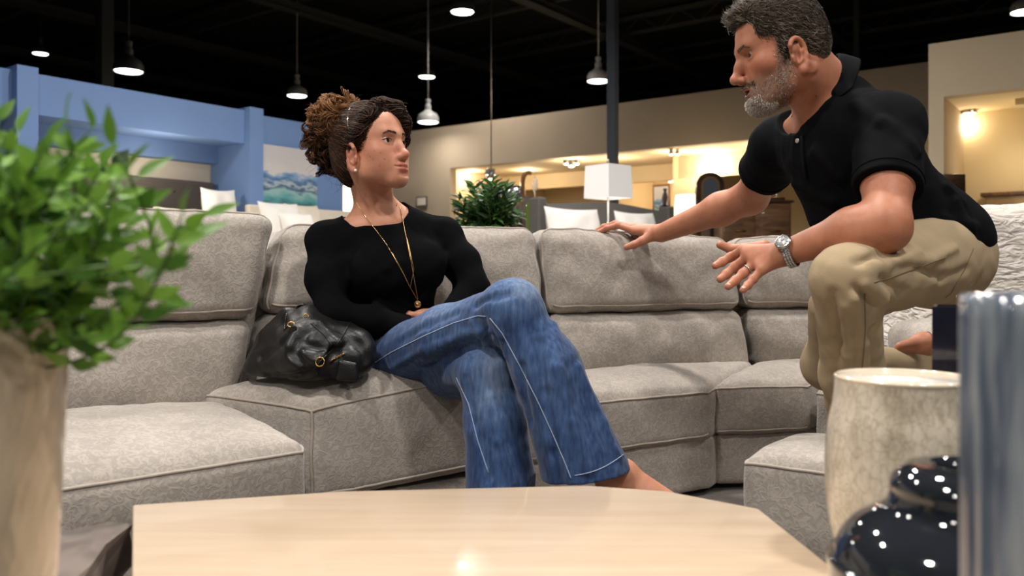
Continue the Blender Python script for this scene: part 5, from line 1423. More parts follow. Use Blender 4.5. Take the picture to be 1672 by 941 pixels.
for P, r, md in hits:
    P = [p for p in P if p is not None]
    for a_, b_ in zip(P[:-1], P[1:]):
        if np.linalg.norm(a_ - b_) < 0.25: mt.cone(a_, b_, r * 0.6, r * 0.45, 0.022, md)
mt.disp(lambda P: 0.0013 * smooth_noise(P, 38, 0.3) + 0.0007 * smooth_noise(P, 100, 1.1))
mt.half(K['ra'] + np.array([-0.03, 0, 0]), K['ra'] - K['rk'], 0.003, near=(K['ra'] + nrmz(K['ra'] - K['rk']) * 0.07, 0.11))
mt.half(K['la'] + np.array([0, 0, 0.03]), (0, 0, -1), 0.003, near=(K['la'] + np.array([0, 0, -0.07]), 0.12))
V, F = polygonize(mt, 0.0036)
M_khaki = mat('khaki_twill', (168, 149, 120), 0.9, spec=0.15, noise=0.06, nscale=14, bump=0.12, bscale=320)
tro = mesh_np('trousers', V, F, M_khaki, man)
mb = MB()
for pts in ([(1590, 405), (1575, 440), (1552, 480), (1543, 487)], [(1412, 480), (1413, 540), (1408, 600), (1402, 660)], [(1545, 420), (1500, 437), (1450, 455), (1425, 462)]):
    P = []
    for (x0, y0), (x1, y1) in zip(pts[:-1], pts[1:]):
        for t in np.linspace(0, 1, 10, endpoint=False):
            h = mt.ray(x0 + (x1 - x0) * t, y0 + (y1 - y0) * t)
            if h is not None: P.append(h)
    mb.tube(P, 0.0013, 5)
mb.build('seams', mat('khaki_seam', (128, 110, 84), 0.9), tro)
# polo ---------------------------------------------------------------------
mp_ = SDF()
man_trunk(mp_, 0.008)
lm = K['ls'] * 0.35 + K['le'] * 0.65; rm_ = K['rs'] * 0.48 + K['re'] * 0.52
mp_.chain([K['ls'], lm + (K['le'] - K['ls']) * 0.25], [0.080, 0.074], 0.03)
mp_.chain([K['rs'], rm_ + (K['re'] - K['rs']) * 0.25], [0.080, 0.074], 0.03)
for pts, r in (([(1395, 170), (1440, 200), (1500, 250)], 0.006), ([(1300, 300), (1360, 330), (1420, 380)], 0.010), ([(1420, 350), (1480, 340), (1540, 330)], 0.009), ([(1490, 330), (1540, 360), (1590, 370)], 0.008), ([(1500, 300), (1545, 305), (1570, 330)], 0.006), ([(1330, 250), (1370, 290), (1400, 330)], 0.008), ([(1560, 330), (1580, 370), (1590, 400)], 0.007)):
    P = [mp_.ray(px, py) for px, py in pts]; P = [p for p in P if p is not None]
    for a_, b_ in zip(P[:-1], P[1:]):
        if np.linalg.norm(a_ - b_) < 0.2: mp_.cone(a_, b_, r, r * 0.7, 0.025)
mp_.disp(lambda P: 0.0024 * smooth_noise(P, 26, 0.6) + 0.0012 * smooth_noise(P, 70, 1.4))
mp_.half(lm, K['le'] - K['ls'], 0.004, near=(lm + nrmz(K['le'] - K['ls']) * 0.085, 0.12))
mp_.half(rm_, K['re'] - K['rs'], 0.004, near=(rm_ + nrmz(K['re'] - K['rs']) * 0.085, 0.12))
mp_.half(I(1545, 404, 2.1), (-0.26, -0.03, -0.96), 0.006)
c_nape, c_front = I(1354, 104, 2.26), I(1312, 208, 2.20)
c_mid = (c_nape + c_front) / 2 + np.array([0.012, 0, 0]); e1 = nrmz(c_front - c_nape); e1L = np.linalg.norm(c_front - c_nape) / 2
e2 = nrmz(np.array([-0.15, -1.0, 0]) - e1 * np.dot(np.array([-0.15, -1.0, 0]), e1)); nz_ = np.cross(e1, e2)
if nz_[0] > 0: nz_ = -nz_
mp_.half(c_mid - nz_ * 0.050, nz_, 0.004, near=(c_mid + nz_ * 0.045, 0.125))
mp_.cone(c_front + nz_ * 0.02, c_front + np.array([0.004, -0.01, -0.035]), 0.026, 0.004, 0.006, 's')
V, F = polygonize(mp_, 0.0036)
M_polo = mat('black_pique_cotton', (14, 15, 18), 0.92, spec=0.08, sheen=0.0, bump=0.2, bscale=420)
polo = mesh_np('polo_shirt', V, F, M_polo, man)
# sleeve bands
for c_, ax, r_ in ((lm, nrmz(K['le'] - K['ls']), 0.076), (rm_, nrmz(K['re'] - K['rs']), 0.076)):
    a1 = nrmz(np.cross(ax, (0.3, 0.2, 1))); b1 = np.cross(ax, a1); P = []
    for t in np.linspace(0, 2 * PI, 60):
        P.append(mp_.project((c_ - ax * 0.022 + r_ * (math.cos(t) * a1 + math.sin(t) * b1))[None], 3)[0])
    MB().tube(P, 0.0022, 6, cap=False).build('sleeve_band', M_polo, polo)
# collar
rows = []
Nc = 60
for i in range(Nc + 1):
    t = -1 + 2 * i / Nc
    an = t * R(160)
    dr = -e1 * math.cos(an) * (e1L + 0.004) + e2 * math.sin(an) * 0.092
    du = nrmz(dr); fr_ = (1 - math.cos(an)) / 2
    top = c_mid + dr + nz_ * 0.004
    fl_ = 0.052 + 0.016 * fr_ ** 3
    s2 = math.sin(an) ** 2
    rows.append([top - nz_ * 0.045 + du * 0.004, top - nz_ * 0.01 + du * 0.001, top + nz_ * 0.004 + du * 0.004, top + nz_ * 0.001 + du * 0.010, top - nz_ * fl_ * 0.5 + du * (0.008 + 0.014 * s2), top - nz_ * fl_ + du * (0.002 + 0.026 * s2 + 0.010 * fr_)])
    for j_ in (3, 4, 5):
        p_ = rows[-1][j_]; sd_v = mp_(p_[None])[0]
        if sd_v < 0.006: rows[-1][j_] = p_ + mp_.grad(p_[None])[0] * (0.006 - sd_v)
vs = [p for r_ in rows for p in r_]; m_ = 6
fs = [[i * m_ + j, i * m_ + j + 1, (i + 1) * m_ + j + 1, (i + 1) * m_ + j] for i in range(Nc) for j in range(m_ - 1)]
col = MB().add(vs, fs).build('collar', M_polo, polo)
md = col.modifiers.new('thickness', 'SOLIDIFY'); md.thickness = 0.003; md.offset = 0
md = col.modifiers.new('smooth', 'SUBSURF'); md.levels = 1; md.render_levels = 1
# placket and button
P = [mp_.ray(x, y) for x, y in ((1308, 222), (1309, 245), (1312, 270), (1316, 292))]
P = [p + np.array([0, -0.002, 0]) for p in P if p is not None]
if len(P) > 1: MB().tube(P, 0.009, 8, flat=0.3).build('placket', M_polo, polo)
h = mp_.ray(1306, 230)
if h is not None:
    nn_ = mp_.grad(h[None])[0]
    bm = bmesh.new(); bmesh.ops.create_cone(bm, cap_ends=True, segments=20, radius1=0.0062, radius2=0.0056, depth=0.0025)
    Mt = Matrix.Translation(Vector(h + nn_ * 0.009)) @ Vector(nn_).to_track_quat('Z', 'Y').to_matrix().to_4x4()
    MB().bm(bm, Mt, False).build('button', mat('pearl_button', (196, 192, 186), 0.3), polo)
# watch ----------------------------------------------------------------------
M_steel = mat('polished_steel', (190, 190, 188), 0.22, 1.0)
wax = nrmz(K['lw'] - K['le']); wc_ = K['lw'] - wax * 0.006
a1 = nrmz(np.array([-0.1, -0.75, 0.55]) - wax * np.dot(np.array([-0.1, -0.75, 0.55]), wax)); b1 = np.cross(wax, a1)
mb = MB()
nl = 30
for i in range(nl):
    t = 2 * PI * i / nl
    for o in (-0.0062, 0.0, 0.0062):
        c_ = wc_ + 0.0375 * (math.cos(t) * a1 * 0.98 + math.sin(t) * b1) + wax * o
        ra = math.cos(t) * a1 + math.sin(t) * b1; ta = np.cross(wax, ra)
        Mx = Matrix.Identity(4)
        for k_ in range(3): Mx[k_][0] = wax[k_]; Mx[k_][1] = ta[k_]; Mx[k_][2] = ra[k_]; Mx[k_][3] = c_[k_]
        mb.box((-0.0029, -0.0037, -0.0016), (0.0029, 0.0037, 0.0016), Mx, 0.0007, 1)
watch = mb.build('watch', M_steel, man)
Mx = Matrix.Identity(4); cc_ = wc_ + a1 * 0.0405
for k_ in range(3): Mx[k_][0] = wax[k_]; Mx[k_][1] = b1[k_]; Mx[k_][2] = a1[k_]; Mx[k_][3] = cc_[k_]
def xf_lathe(prof, Mx, n=36):
    mb = MB(); mb.lathe(prof, n); mb.v = [tuple(Mx @ Vector(v)) for v in mb.v]; return mb
xf_lathe([(0.0001, -0.004), (0.0175, -0.004), (0.0195, -0.001), (0.0195, 0.003), (0.0165, 0.006), (0.0155, 0.0052), (0.0001, 0.0050)], Mx).build('watch_case', M_steel, watch)
xf_lathe([(0.0001, 0.0054), (0.0150, 0.0054), (0.0152, 0.0050)], Mx).build('dial', mat('silver_dial', (200, 200, 198), 0.25, 0.4), watch)
mb = MB()
for an, ln in ((0.6, 0.009), (2.3, 0.012)):
    p = [Mx @ Vector((0, 0, 0.0058)), Mx @ Vector((ln * math.cos(an), ln * math.sin(an), 0.0058))]; mb.tube([np.array(v) for v in p], 0.0005, 4)
for i in range(12):
    p = [Mx @ Vector((r_ * math.cos(i * PI / 6), r_ * math.sin(i * PI / 6), 0.0058)) for r_ in (0.0115, 0.0138)]; mb.tube([np.array(v) for v in p], 0.0006, 4)
mb.build('hands_and_markers', mat('dark_markers', (30, 30, 32), 0.4), watch)
# ring
fa, fb = lf[2][0], lf[2][1]; rax = nrmz(fb - fa); rc = fa + (fb - fa) * 0.55
a1 = nrmz(np.cross(rax, (0, 0, 1))); b1 = np.cross(rax, a1)
MB().tube([rc + 0.0124 * (math.cos(t) * a1 + math.sin(t) * b1) for t in np.linspace(0, 2 * PI, 40)], 0.0017, 8, cap=False).build('ring', mat('white_gold_band', (215, 208, 198), 0.2, 1.0), man)
# nails
M_nail = mat('finger_nail', (214, 160, 140), 0.3, coat=0.4)
for f in lf + rf:
    dv_ = nrmz(f[3] - f[2]); tip = f[3] - dv_ * 0.001
    nn_ = nrmz(np.array([-0.1, -0.7, 0.65]) if f is lf[0] or f is lf[1] or f is lf[2] or f is lf[3] else np.array([-0.2, -0.3, 0.9]))
    nn_ = nrmz(nn_ - dv_ * nn_.dot(dv_)); sd__ = np.cross(dv_, nn_)
    mb = MB(); bm = bmesh.new(); bmesh.ops.create_icosphere(bm, subdivisions=2, radius=1.0)
    Mx = Matrix.Identity(4); c_ = tip + nn_ * 0.0072
    for k_ in range(3): Mx[k_][0] = dv_[k_] * 0.0062; Mx[k_][1] = sd__[k_] * 0.0052; Mx[k_][2] = nn_[k_] * 0.0018; Mx[k_][3] = c_[k_]
    mb.bm(bm, Mx, True).build('nail', M_nail, man)
# sandal strap on the tucked foot
P = []
c_ = I(1512, 561, 2.685)
MB().tube([c_ + np.array([0.006 * math.sin(t), 0.031 * math.cos(t), 0.031 * math.sin(t)]) for t in np.linspace(0, 2 * PI, 30)], 0.007, 8, cap=False, flat=0.5).build('sandal_strap', mat('dark_brown_leather', (44, 30, 24), 0.5), man)
# ------------------------------------------------------------------ black leather bag on the seat
M_leather = mat('black_leather', (18, 18, 19), 0.42, spec=0.4, bump=0.12, bscale=160)
lg = SDF()
def L_(px, py, d=2.36): return img(px, py, d)
lg.chain([L_(425, 598, 2.30), L_(500, 588, 2.22), L_(582, 588, 2.24)], [0.040, 0.055, 0.045], 0.05)
lg.chain([L_(448, 560, 2.34), L_(510, 560, 2.27), L_(578, 565, 2.27)], [0.045, 0.062, 0.050], 0.05)
lg.chain([L_(470, 520, 2.36), L_(510, 528, 2.33), L_(560, 540, 2.32)], [0.020, 0.038, 0.032], 0.05)
lg.chain([L_(412, 608, 2.34), L_(470, 515, 2.38)], [0.022, 0.016], 0.05)
bagfold = [([(470, 512), (480, 540), (470, 565)], 0.012, 'u'), ([(500, 545), (480, 575), (500, 600)], 0.012, 's'), ([(490, 560), (540, 575), (570, 560)], 0.010, 's'), ([(440, 615), (500, 612), (530, 600)], 0.010, 's'), ([(520, 530), (550, 560), (520, 590)], 0.010, 'u'), ([(545, 570), (530, 605), (545, 615)], 0.012, 's'), ([(425, 585), (460, 560), (480, 540)], 0.008, 's'), ([(560, 540), (585, 560), (600, 590)], 0.010, 's')]
hits = [([lg.ray(*p) for p in pts], r, md) for pts, r, md in bagfold]
for P, r, md in hits:
    P = [p for p in P if p is not None]
    for a_, b_ in zip(P[:-1], P[1:]): lg.cone(a_, b_, r * 0.4, r * 0.25, 0.024, md)
lg.disp(lambda P: 0.0022 * smooth_noise(P, 42, 0.8) + 0.0010 * smooth_noise(P, 105, 2.8))
lg.half(np.array([0, 0, 0.446]), (-0.03, 0.0, -1), 0.01)
V, F = polygonize(lg, 0.0034)
bag = mesh_np('handbag', V, F, M_leather, None)
tag(bag, 'slouchy black leather handbag on the seat beside the woman', 'handbag')
for pts in ([(484, 522), (486, 502), (496, 498), (506, 506), (514, 520), (510, 528)], [(516, 522), (530, 504), (545, 498), (552, 506), (548, 520), (545, 530)]):
    P = [L_(x, y, 2.325) for x, y in pts]
    sp = [np.array(p) for p in smooth_prof(P, 8)]
    MB().tube(sp, 0.0095, 8, flat=0.35).build('handle', M_leather, bag)
M_brass = mat('antique_gold_hardware', (180, 142, 82), 0.3, 1.0)
def ring_at(px, py, r, tilt=0.0):
    h = lg.ray(px, py)
    if h is None: return
    h = h + np.array([0, -0.004, 0])
    MB().tube([h + np.array([r * math.cos(t), 0.3 * r * math.sin(t), r * math.sin(t) * math.cos(tilt)]) for t in np.linspace(0, 2 * PI, 26)], 0.0016, 6, cap=False).build('ring', M_brass, bag)
ring_at(476, 530, 0.009, 0.8); ring_at(523, 591, 0.011); ring_at(500, 517, 0.007, 0.5)
P = []
for t in np.linspace(0, 1, 22):
    h = lg.ray(540 + 22 * t, 590 - 12 * t)
    if h is not None: P.append(h + np.array([0.002 * math.sin(t * 40), -0.004, 0.002 * math.cos(t * 40)]))
MB().tube(P, 0.0022, 6).build('chain', M_brass, bag)
for pts in ([(575, 521), (560, 548), (545, 570), (528, 585), (510, 605), (490, 615)], [(508, 528), (530, 548), (545, 568)], [(468, 512), (464, 540), (470, 532)]):
    P = []
    for (x0, y0), (x1, y1) in zip(pts[:-1], pts[1:]):
        for t in np.linspace(0, 1, 8, endpoint=False):
            h = lg.ray(x0 + (x1 - x0) * t, y0 + (y1 - y0) * t)
            if h is not None: P.append(h)
    if len(P) > 2: MB().tube(P, 0.0022, 5).build('seam', M_leather, bag)
h = lg.ray(568, 602)
if h is not None:
    cu = Cushion([[h[0] - 0.03, h[1] - 0.012, h[2] - 0.03], [h[0] + 0.03, h[1] - 0.012, h[2] - 0.032], [h[0] - 0.03, h[1] + 0.004, h[2] - 0.03], [h[0] + 0.03, h[1] + 0.004, h[2] - 0.03], [h[0] - 0.022, h[1] - 0.010, h[2] + 0.024], [h[0] + 0.024, h[1] - 0.010, h[2] + 0.016], [h[0] - 0.022, h[1] + 0.01, h[2] + 0.024], [h[0] + 0.024, h[1] + 0.01, h[2] + 0.016]], 0.006, (0, 0, 0.004, 0, 0, 0), 0.001, 5)
    cu.mesh('leather_tag', M_leather, bag, 16)
# ------------------------------------------------------------------ greenery in the hammered vase
def leaf(mb, base, tip, nrm, wid, curl=0.12, seg=7):
    base = np.array(base); tip = np.array(tip); ax = tip - base; L = np.linalg.norm(ax); ax = ax / L
    sd = nrmz(np.cross(ax, nrm)); up = np.cross(sd, ax)
    V = []; F = []
    for i in range(seg + 1):
        t = i / seg
        wv = wid * (math.sin(PI * min(1, t ** 0.8)) ** 0.85) * (1 - 0.25 * t) if 0 < t < 1 else 0.0006
        c = base + ax * L * t - up * (curl * L * t * t)
        V += [c - sd * wv + up * wv * 0.25, c, c + sd * wv + up * wv * 0.25]
    for i in range(seg):
        a = i * 3
        F += [[a, a + 1, a + 4, a + 3], [a + 1, a + 2, a + 5, a + 4]]
    mb.add(V, F, True)
def leaf_mat(name, c0, c1, rough=0.42):
    m = mat(name, c0, rough, spec=0.4)
    nt = m.node_tree; b = nt.nodes['Principled BSDF']
    gi = N(nt, 'ShaderNodeNewGeometry'); r = ramp(nt, [(0.0, lin(c0)), (1.0, lin(c1))])
    nt.links.new(gi.outputs['Random Per Island'], r.inputs['Fac']); nt.links.new(r.outputs['Color'], b.inputs['Base Color'])
    tr = N(nt, 'ShaderNodeBsdfTranslucent'); mx = N(nt, 'ShaderNodeMixShader'); mx.inputs[0].default_value = 0.25
    nt.links.new(r.outputs['Color'], tr.inputs['Color'])
    out = [n for n in nt.nodes if n.type == 'OUTPUT_MATERIAL'][0]
    nt.links.new(b.outputs[0], mx.inputs[1]); nt.links.new(tr.outputs[0], mx.inputs[2]); nt.links.new(mx.outputs[0], out.inputs['Surface'])
    return m
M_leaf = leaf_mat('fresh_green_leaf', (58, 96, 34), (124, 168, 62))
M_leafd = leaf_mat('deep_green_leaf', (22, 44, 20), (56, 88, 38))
M_stem = mat('green_stem', (80, 110, 50), 0.6)
gre = empty('greenery_bunch', (VX, VY, VD + 0.30)); tag(gre, 'bushy bunch of bright green leafy sprigs in the hammered vase', 'plant')
org = np.array([VX, VY, VD + 0.30])
def sprig(base, tip, n, lw, ll, lobe):
    base = np.array(base); tip = np.array(tip)
    ax = tip - base; L = np.linalg.norm(ax)
    side = nrmz(np.cross(ax, rng.normal(size=3))); bend = side * L * 0.12 * rng.normal()
    P = [base + ax * t + bend * math.sin(PI * t) + np.array([0, 0, -0.03 * L * t * t * 6 * 0.3]) for t in np.linspace(0, 1, 9)]
    st_ = MB().tube(P, [0.0016] * 8 + [0.0008], 5).build('sprig', M_stem, gre)
    mb = MB()
    for k in range(n):
        t = 0.25 + 0.75 * k / (n - 1)
        f = t * 8; i = min(int(f), 7); p = P[i] + (P[i + 1] - P[i]) * (f - i); dv = nrmz(P[i + 1] - P[i])
        sd = nrmz(np.cross(dv, (0.2, 0.1, 1.0) if abs(dv[2]) < 0.9 else (1, 0, 0)))
        for s_ in ((-1, 1) if k < n - 1 else (0,)):
            dd = nrmz(dv * 0.75 + sd * s_ * 0.75 + 0.18 * rng.normal(size=3))
            l_ = ll * (0.75 + 0.4 * rng.random()) * (1.0 if k < n - 1 else 1.1)
            nn = nrmz(np.cross(dd, sd if s_ else np.array([0, 0, 1.0])) + np.array([0, -0.5, 0.8]) + 0.4 * rng.normal(size=3))
            leaf(mb, p, p + dd * l_, nn, lw * (0.85 + 0.3 * rng.random()), 0.15)
    o = mb.build('leaves', lobe, st_)
targets = [(-30, 165), (30, 180), (75, 190), (110, 150), (150, 165), (185, 200), (205, 235), (225, 255), (230, 300), (300, 300), (335, 320), (320, 345), (255, 380), (250, 470), (265, 440), (165, 510), (150, 500), (195, 420), (180, 300), (60, 230), (10, 210), (95, 260), (140, 250), (-10, 260), (40, 330), (100, 360), (140, 420), (60, 440), (20, 500), (110, 470), (-40, 400), (-20, 320), (170, 360), (210, 340), (90, 310), (130, 310), (70, 400), (120, 220), (160, 220), (30, 270), (190, 265), (0, 160)]
for i, (px, py) in enumerate(targets):
    py += 12
    d = VY + (-0.11 + 0.26 * rng.random()) * (0.55 if px > 180 else 1.0)
    if i % 3 == 0: d = VY - 0.05 - 0.08 * rng.random()
    tip = img(px, py, d) - org
    a = rng.random() * 6.28; bs = np.array([0.05 * math.cos(a), 0.05 * math.sin(a), 0.0]); bs += np.array([0, 0, 0.02])
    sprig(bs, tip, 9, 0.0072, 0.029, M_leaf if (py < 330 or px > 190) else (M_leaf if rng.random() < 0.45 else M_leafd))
for i in range(44):
    a = rng.random() * 6.28; rr_ = 0.07 + 0.07 * rng.random(); zz = 0.08 + 0.17 * rng.random()
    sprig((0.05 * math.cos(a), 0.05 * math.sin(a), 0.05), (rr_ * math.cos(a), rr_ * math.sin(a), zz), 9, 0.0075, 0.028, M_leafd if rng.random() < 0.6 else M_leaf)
# ------------------------------------------------------------------ fern behind the sofa
M_fern = leaf_mat('dark_fern_leaf', (24, 50, 20), (66, 104, 44))
FD = 4.6
fc = img(797, 372, FD)
pot = empty('potted_fern', (fc[0], fc[1], 0)); tag(pot, 'dark green bushy potted fern behind the sofa right of the woman', 'plant')
fz = fc[2] - 0.02
MB().lathe([(0.0001, fz - 0.30), (0.10, fz - 0.30), (0.14, fz - 0.06), (0.15, fz - 0.04), (0.15, fz), (0.13, fz), (0.12, fz - 0.03), (0.0001, fz - 0.03)], 40).build('pot', mat('dark_planter', (52, 44, 38), 0.5), pot)
MB().lathe([(0.20, 0.0), (0.19, 0.02), (0.04, 0.05), (0.03, 0.3), (0.03, fz - 0.36), (0.16, fz - 0.33), (0.17, fz - 0.31), (0.17, fz - 0.30), (0.0001, fz - 0.30)], 40).build('plant_stand', M_slab, pot)
tf = [(748, 340), (752, 322), (765, 312), (778, 305), (790, 318), (797, 304), (802, 300), (812, 306), (824, 308), (830, 322), (834, 335), (838, 345), (842, 360), (755, 355), (750, 365), (770, 330), (785, 335), (800, 330), (815, 330), (825, 350), (775, 350), (795, 352), (812, 355), (765, 362), (830, 366), (785, 368), (806, 370)]
for i, (px, py) in enumerate(tf * 2):
    d = FD + (-0.17 + 0.34 * rng.random())
    tip = img(px + 4 * rng.normal(), py + 3 * rng.normal(), d) - np.array([fc[0], fc[1], 0])
    bs = np.array([0.05 * rng.normal(), 0.05 * rng.normal(), fz - 0.02])
    midp = (bs + tip) / 2 + np.array([0, 0, 0.05])
    P = [bs * (1 - t) ** 2 + 2 * midp * t * (1 - t) + tip * t * t for t in np.linspace(0, 1, 10)]
    fr_o = MB().tube(P, 0.0022, 5).build('frond', M_stem, pot)
    mb = MB()
    for k in range(2, 10):
        dv = nrmz(P[k] - P[k - 1]); sd = nrmz(np.cross(dv, (0, 0.3, 1)))
        for s_ in (-1, 1):
            dd = nrmz(dv * 0.8 + sd * s_ * 0.7 + 0.2 * rng.normal(size=3)); l_ = 0.095 * (1.1 - 0.05 * k)
            leaf(mb, P[k], P[k] + dd * l_, nrmz(np.array([0, -0.6, 0.8]) + 0.4 * rng.normal(size=3)), 0.011, 0.25)
    mb.build('leaflets', M_fern, fr_o)
# ------------------------------------------------------------------ beds, lamps and furniture of the displays
M_white = mat('white_cotton', (236, 232, 226), 0.85, noise=0.02, nscale=10, bump=0.2, bscale=18)
M_ivory = mat('ivory_linen', (224, 214, 198), 0.85, bump=0.15, bscale=24)
M_greyup = mat('charcoal_upholstery', (92, 88, 84), 0.7, noise=0.06, nscale=12)
M_darkup = mat('dark_taupe_tufting', (62, 55, 50), 0.6)
M_shade = mat('white_lampshade', (238, 236, 232), 0.8, emit=(1.0, 0.96, 0.92), estr=0.35)
M_shadelit = mat('glowing_lampshade', (250, 240, 215), 0.8, emit=(1.0, 0.86, 0.62), estr=3.0)
M_dkwood = wood_mat('dark_walnut', (38, 26, 20), (84, 58, 42), scale=(2, 10, 10), rough=0.35)
M_midwood = wood_mat('brown_oak', (86, 60, 40), (136, 100, 68), scale=(2, 10, 10), rough=0.45)
def unit2(v): v = np.array(v, float)[:2]; return v / np.linalg.norm(v)
def pillow(c, ax, up, w_, h_, t, m, label, group, tilt=0.25, seed=1):
    """a plump cushion standing on its edge: centre, horizontal axis, leaning back by tilt; own object at its base"""
    ax = np.array([*unit2(ax), 0.0]); fr = np.array([-ax[1], ax[0], 0.0])
    upv = nrmz(np.array([0, 0, 1.0]) + fr * tilt); nv = np.cross(ax, upv)
    n = 26; V = []; F = []
    for sgn in (-1, 1):
        b = len(V)
        for i in range(n + 1):
            for j in range(n + 1):
                u = -1 + 2 * i / n; v = -1 + 2 * j / n
                k = max(0, (1 - u ** 2) * (1 - v ** 2)) ** 0.42
                pinch = 1 - 0.055 * (1 - v * v) * abs(u) ** 3; pv = 1 - 0.07 * (1 - u * u) * abs(v) ** 3
                wob = 0.012 * math.sin(6 * u + seed) * math.sin(5 * v + 2 * seed) * k
                V.append(ax * u * w_ / 2 * pinch + upv * v * h_ / 2 * pv + nv * (sgn * t / 2 * k + wob))
        for i in range(n):
            for j in range(n):
                f = [b + i * (n + 1) + j, b + (i + 1) * (n + 1) + j, b + (i + 1) * (n + 1) + j + 1, b + i * (n + 1) + j + 1]
                F.append(f if sgn > 0 else f[::-1])
    o = mesh_np('pillow', np.array(V), np.array(F), m, None); o.location = c
    tag(o, label, 'pillow', group)
    return o
# --- wing bed in the middle
H1 = np.array([0.241, 8.6]); H2 = np.array([1.764, 9.85]); ha = unit2(H2 - H1); hn = np.array([ha[1], -ha[0]]); HL = np.linalg.norm(H2 - H1)
bed = empty('bed', (*((H1 + H2) / 2), 0)); tag(bed, 'charcoal upholstered winged bed beyond the sofa in the middle', 'bed')
off = (H1 + H2) / 2
def lb(a0, a1, b0, b1, z0, z1, bev=0.0, mb=None):
    mb = mb or MB(); return local_box(mb, (0, 0), a0, a1, b0, b1, z0, z1, ha, hn, bev)
mb = MB(); nseg = 24; pr = []
for i in range(nseg + 1):
    u = -1 + 2 * i / nseg; z = 1.445 + 0.028 * math.cos(u * PI)
    pr.append((u * HL / 2, z))
for i in range(nseg):
    (a0, z0), (a1, z1_) = pr[i], pr[i + 1]
    pts = []
    for a, z in ((a0, z0), (a1, z1_)):
        for b_ in (-0.05, 0.06):
            q_ = ha * a + hn * b_; pts += [(q_[0], q_[1], 0.25), (q_[0], q_[1], z)]
    mb.add(pts, [[2, 3, 7, 6], [0, 4, 5, 1], [1, 5, 7, 3]], True)
hb_ = mb.build('headboard', M_greyup, bed)
for sx in (-1, 1):
    lb(sx * HL / 2 - 0.055, sx * HL / 2 + 0.055, -0.05, 0.11, 0.0, 1.475, 0.02).build('wing', M_greyup, bed)
lb(-HL / 2 + 0.08, HL / 2 - 0.08, 0.06, 2.05, 0.18, 0.42, 0.02).build('bed_frame', M_greyup, bed)
lb(-HL / 2 + 0.1, HL / 2 - 0.1, 0.06, 2.05, 0.42, 0.82, 0.05).build('mattress', M_white, bed)
lb(-HL / 2 + 0.06, HL / 2 - 0.06, 0.55, 2.09, 0.40, 0.86, 0.06).build('duvet', M_white, bed)
for (a, b_) in ((-0.8, 1.9), (0.8, 1.9)):
    lb(a - 0.04, a + 0.04, b_ - 0.04, b_ + 0.04, 0, 0.19).build('leg', M_dark, bed)
for px, lab in ((939, 'white pillow on the charcoal bed, left of the thin lamp pole'), (1041, 'white pillow on the charcoal bed, right of the thin lamp pole')):
    t = on_line(px, H1 + hn * 0.27, ha); c2_ = H1 + hn * 0.27 + ha * t
    pillow((c2_[0], c2_[1], 1.10), ha, None, 0.74 if px < 1000 else 0.62, 0.56, 0.22, M_white, lab, None, 0.2, px * 0.01)
# --- floor lamp with square shade
lc = img(993, 300, 7.0); fl = empty('floor_lamp', (lc[0], lc[1], 0)); tag(fl, 'floor lamp with square white shade in front of the charcoal bed', 'lamp')
zt_, zb_ = zat(271, 7.0), zat(324, 7.0)
mb = MB(); a = 0.137
Rz = np.array([[math.cos(R(40)), -math.sin(R(40))], [math.sin(R(40)), math.cos(R(40))]])
def sq(k): return [Rz @ np.array(p) * k for p in ((-a, -a), (a, -a), (a, a), (-a, a))]
lo_, hi_ = sq(1.03), sq(0.97)
V = [(*p, zb_) for p in lo_] + [(*p, zt_) for p in hi_]
sh = MB().add(V, [[i, (i + 1) % 4, 4 + (i + 1) % 4, 4 + i] for i in range(4)], False).build('shade', M_shade, fl)
md = sh.modifiers.new('thickness', 'SOLIDIFY'); md.thickness = 0.003
MB().tube([(0, 0, 0.02), (0, 0, zb_ + 0.02)], 0.010, 10).tube([(0, 0, zb_ + 0.02), (0, 0, zt_ + 0.01)], 0.004, 8).build('pole', M_chrome, fl)
MB().lathe([(0.0001, 0.0), (0.14, 0.0), (0.14, 0.015), (0.03, 0.03), (0.012, 0.06), (0.0001, 0.06)], 32).build('base', M_chrome, fl)
MB().lathe([(0.004, zt_ + 0.0), (0.012, zt_ + 0.015), (0.006, zt_ + 0.03), (0.010, zt_ + 0.045), (0.0001, zt_ + 0.06)], 16).build('finial', M_chrome, fl)
MB().ball((0, 0, (zt_ + zb_) / 2), 0.035, 2).build('bulb', M_warmglow, fl)
# --- bed in the blue recess
d0 = 8.0
t0 = ub(336) ; o_ = B0 - V2 * 0.40
def lbb(a0, a1, b0, b1, z0, z1, bev=0.0): return local_box(MB(), (0, 0), a0, a1, b0, b1, z0, z1, U2, V2, bev)
hb0 = o_ + U2 * (on_line(352, o_, U2) - 0.95)
bd = empty('bed', (hb0[0], hb0[1], 0)); tag(bd, 'bed with dark tufted headboard in the blue recess behind the greenery', 'bed')
hz_ = zat(297, on_line(336, o_, U2) * U2[1] + o_[1])
hbm = lbb(-0.95, 0.95, -0.12, 0.0, 0.0, hz_, 0.03).build('headboard', M_darkup, bd)
for i in range(6):
    for j in range(3):
        p = U2 * (-0.78 + 0.31 * i) + V2 * 0.004
        MB().ball((p[0], p[1], hz_ - 0.12 - 0.2 * j), 0.018, 1).build('button', M_darkup, hbm)
lbb(-0.9, 0.9, 0.0, 2.0, 0.1, 0.95, 0.06).build('mattress', M_ivory, bd)
lbb(-0.93, 0.93, 0.0, 2.02, 0.0, 0.3, 0.02).build('bed_frame', M_darkup, bd)
G1 = None
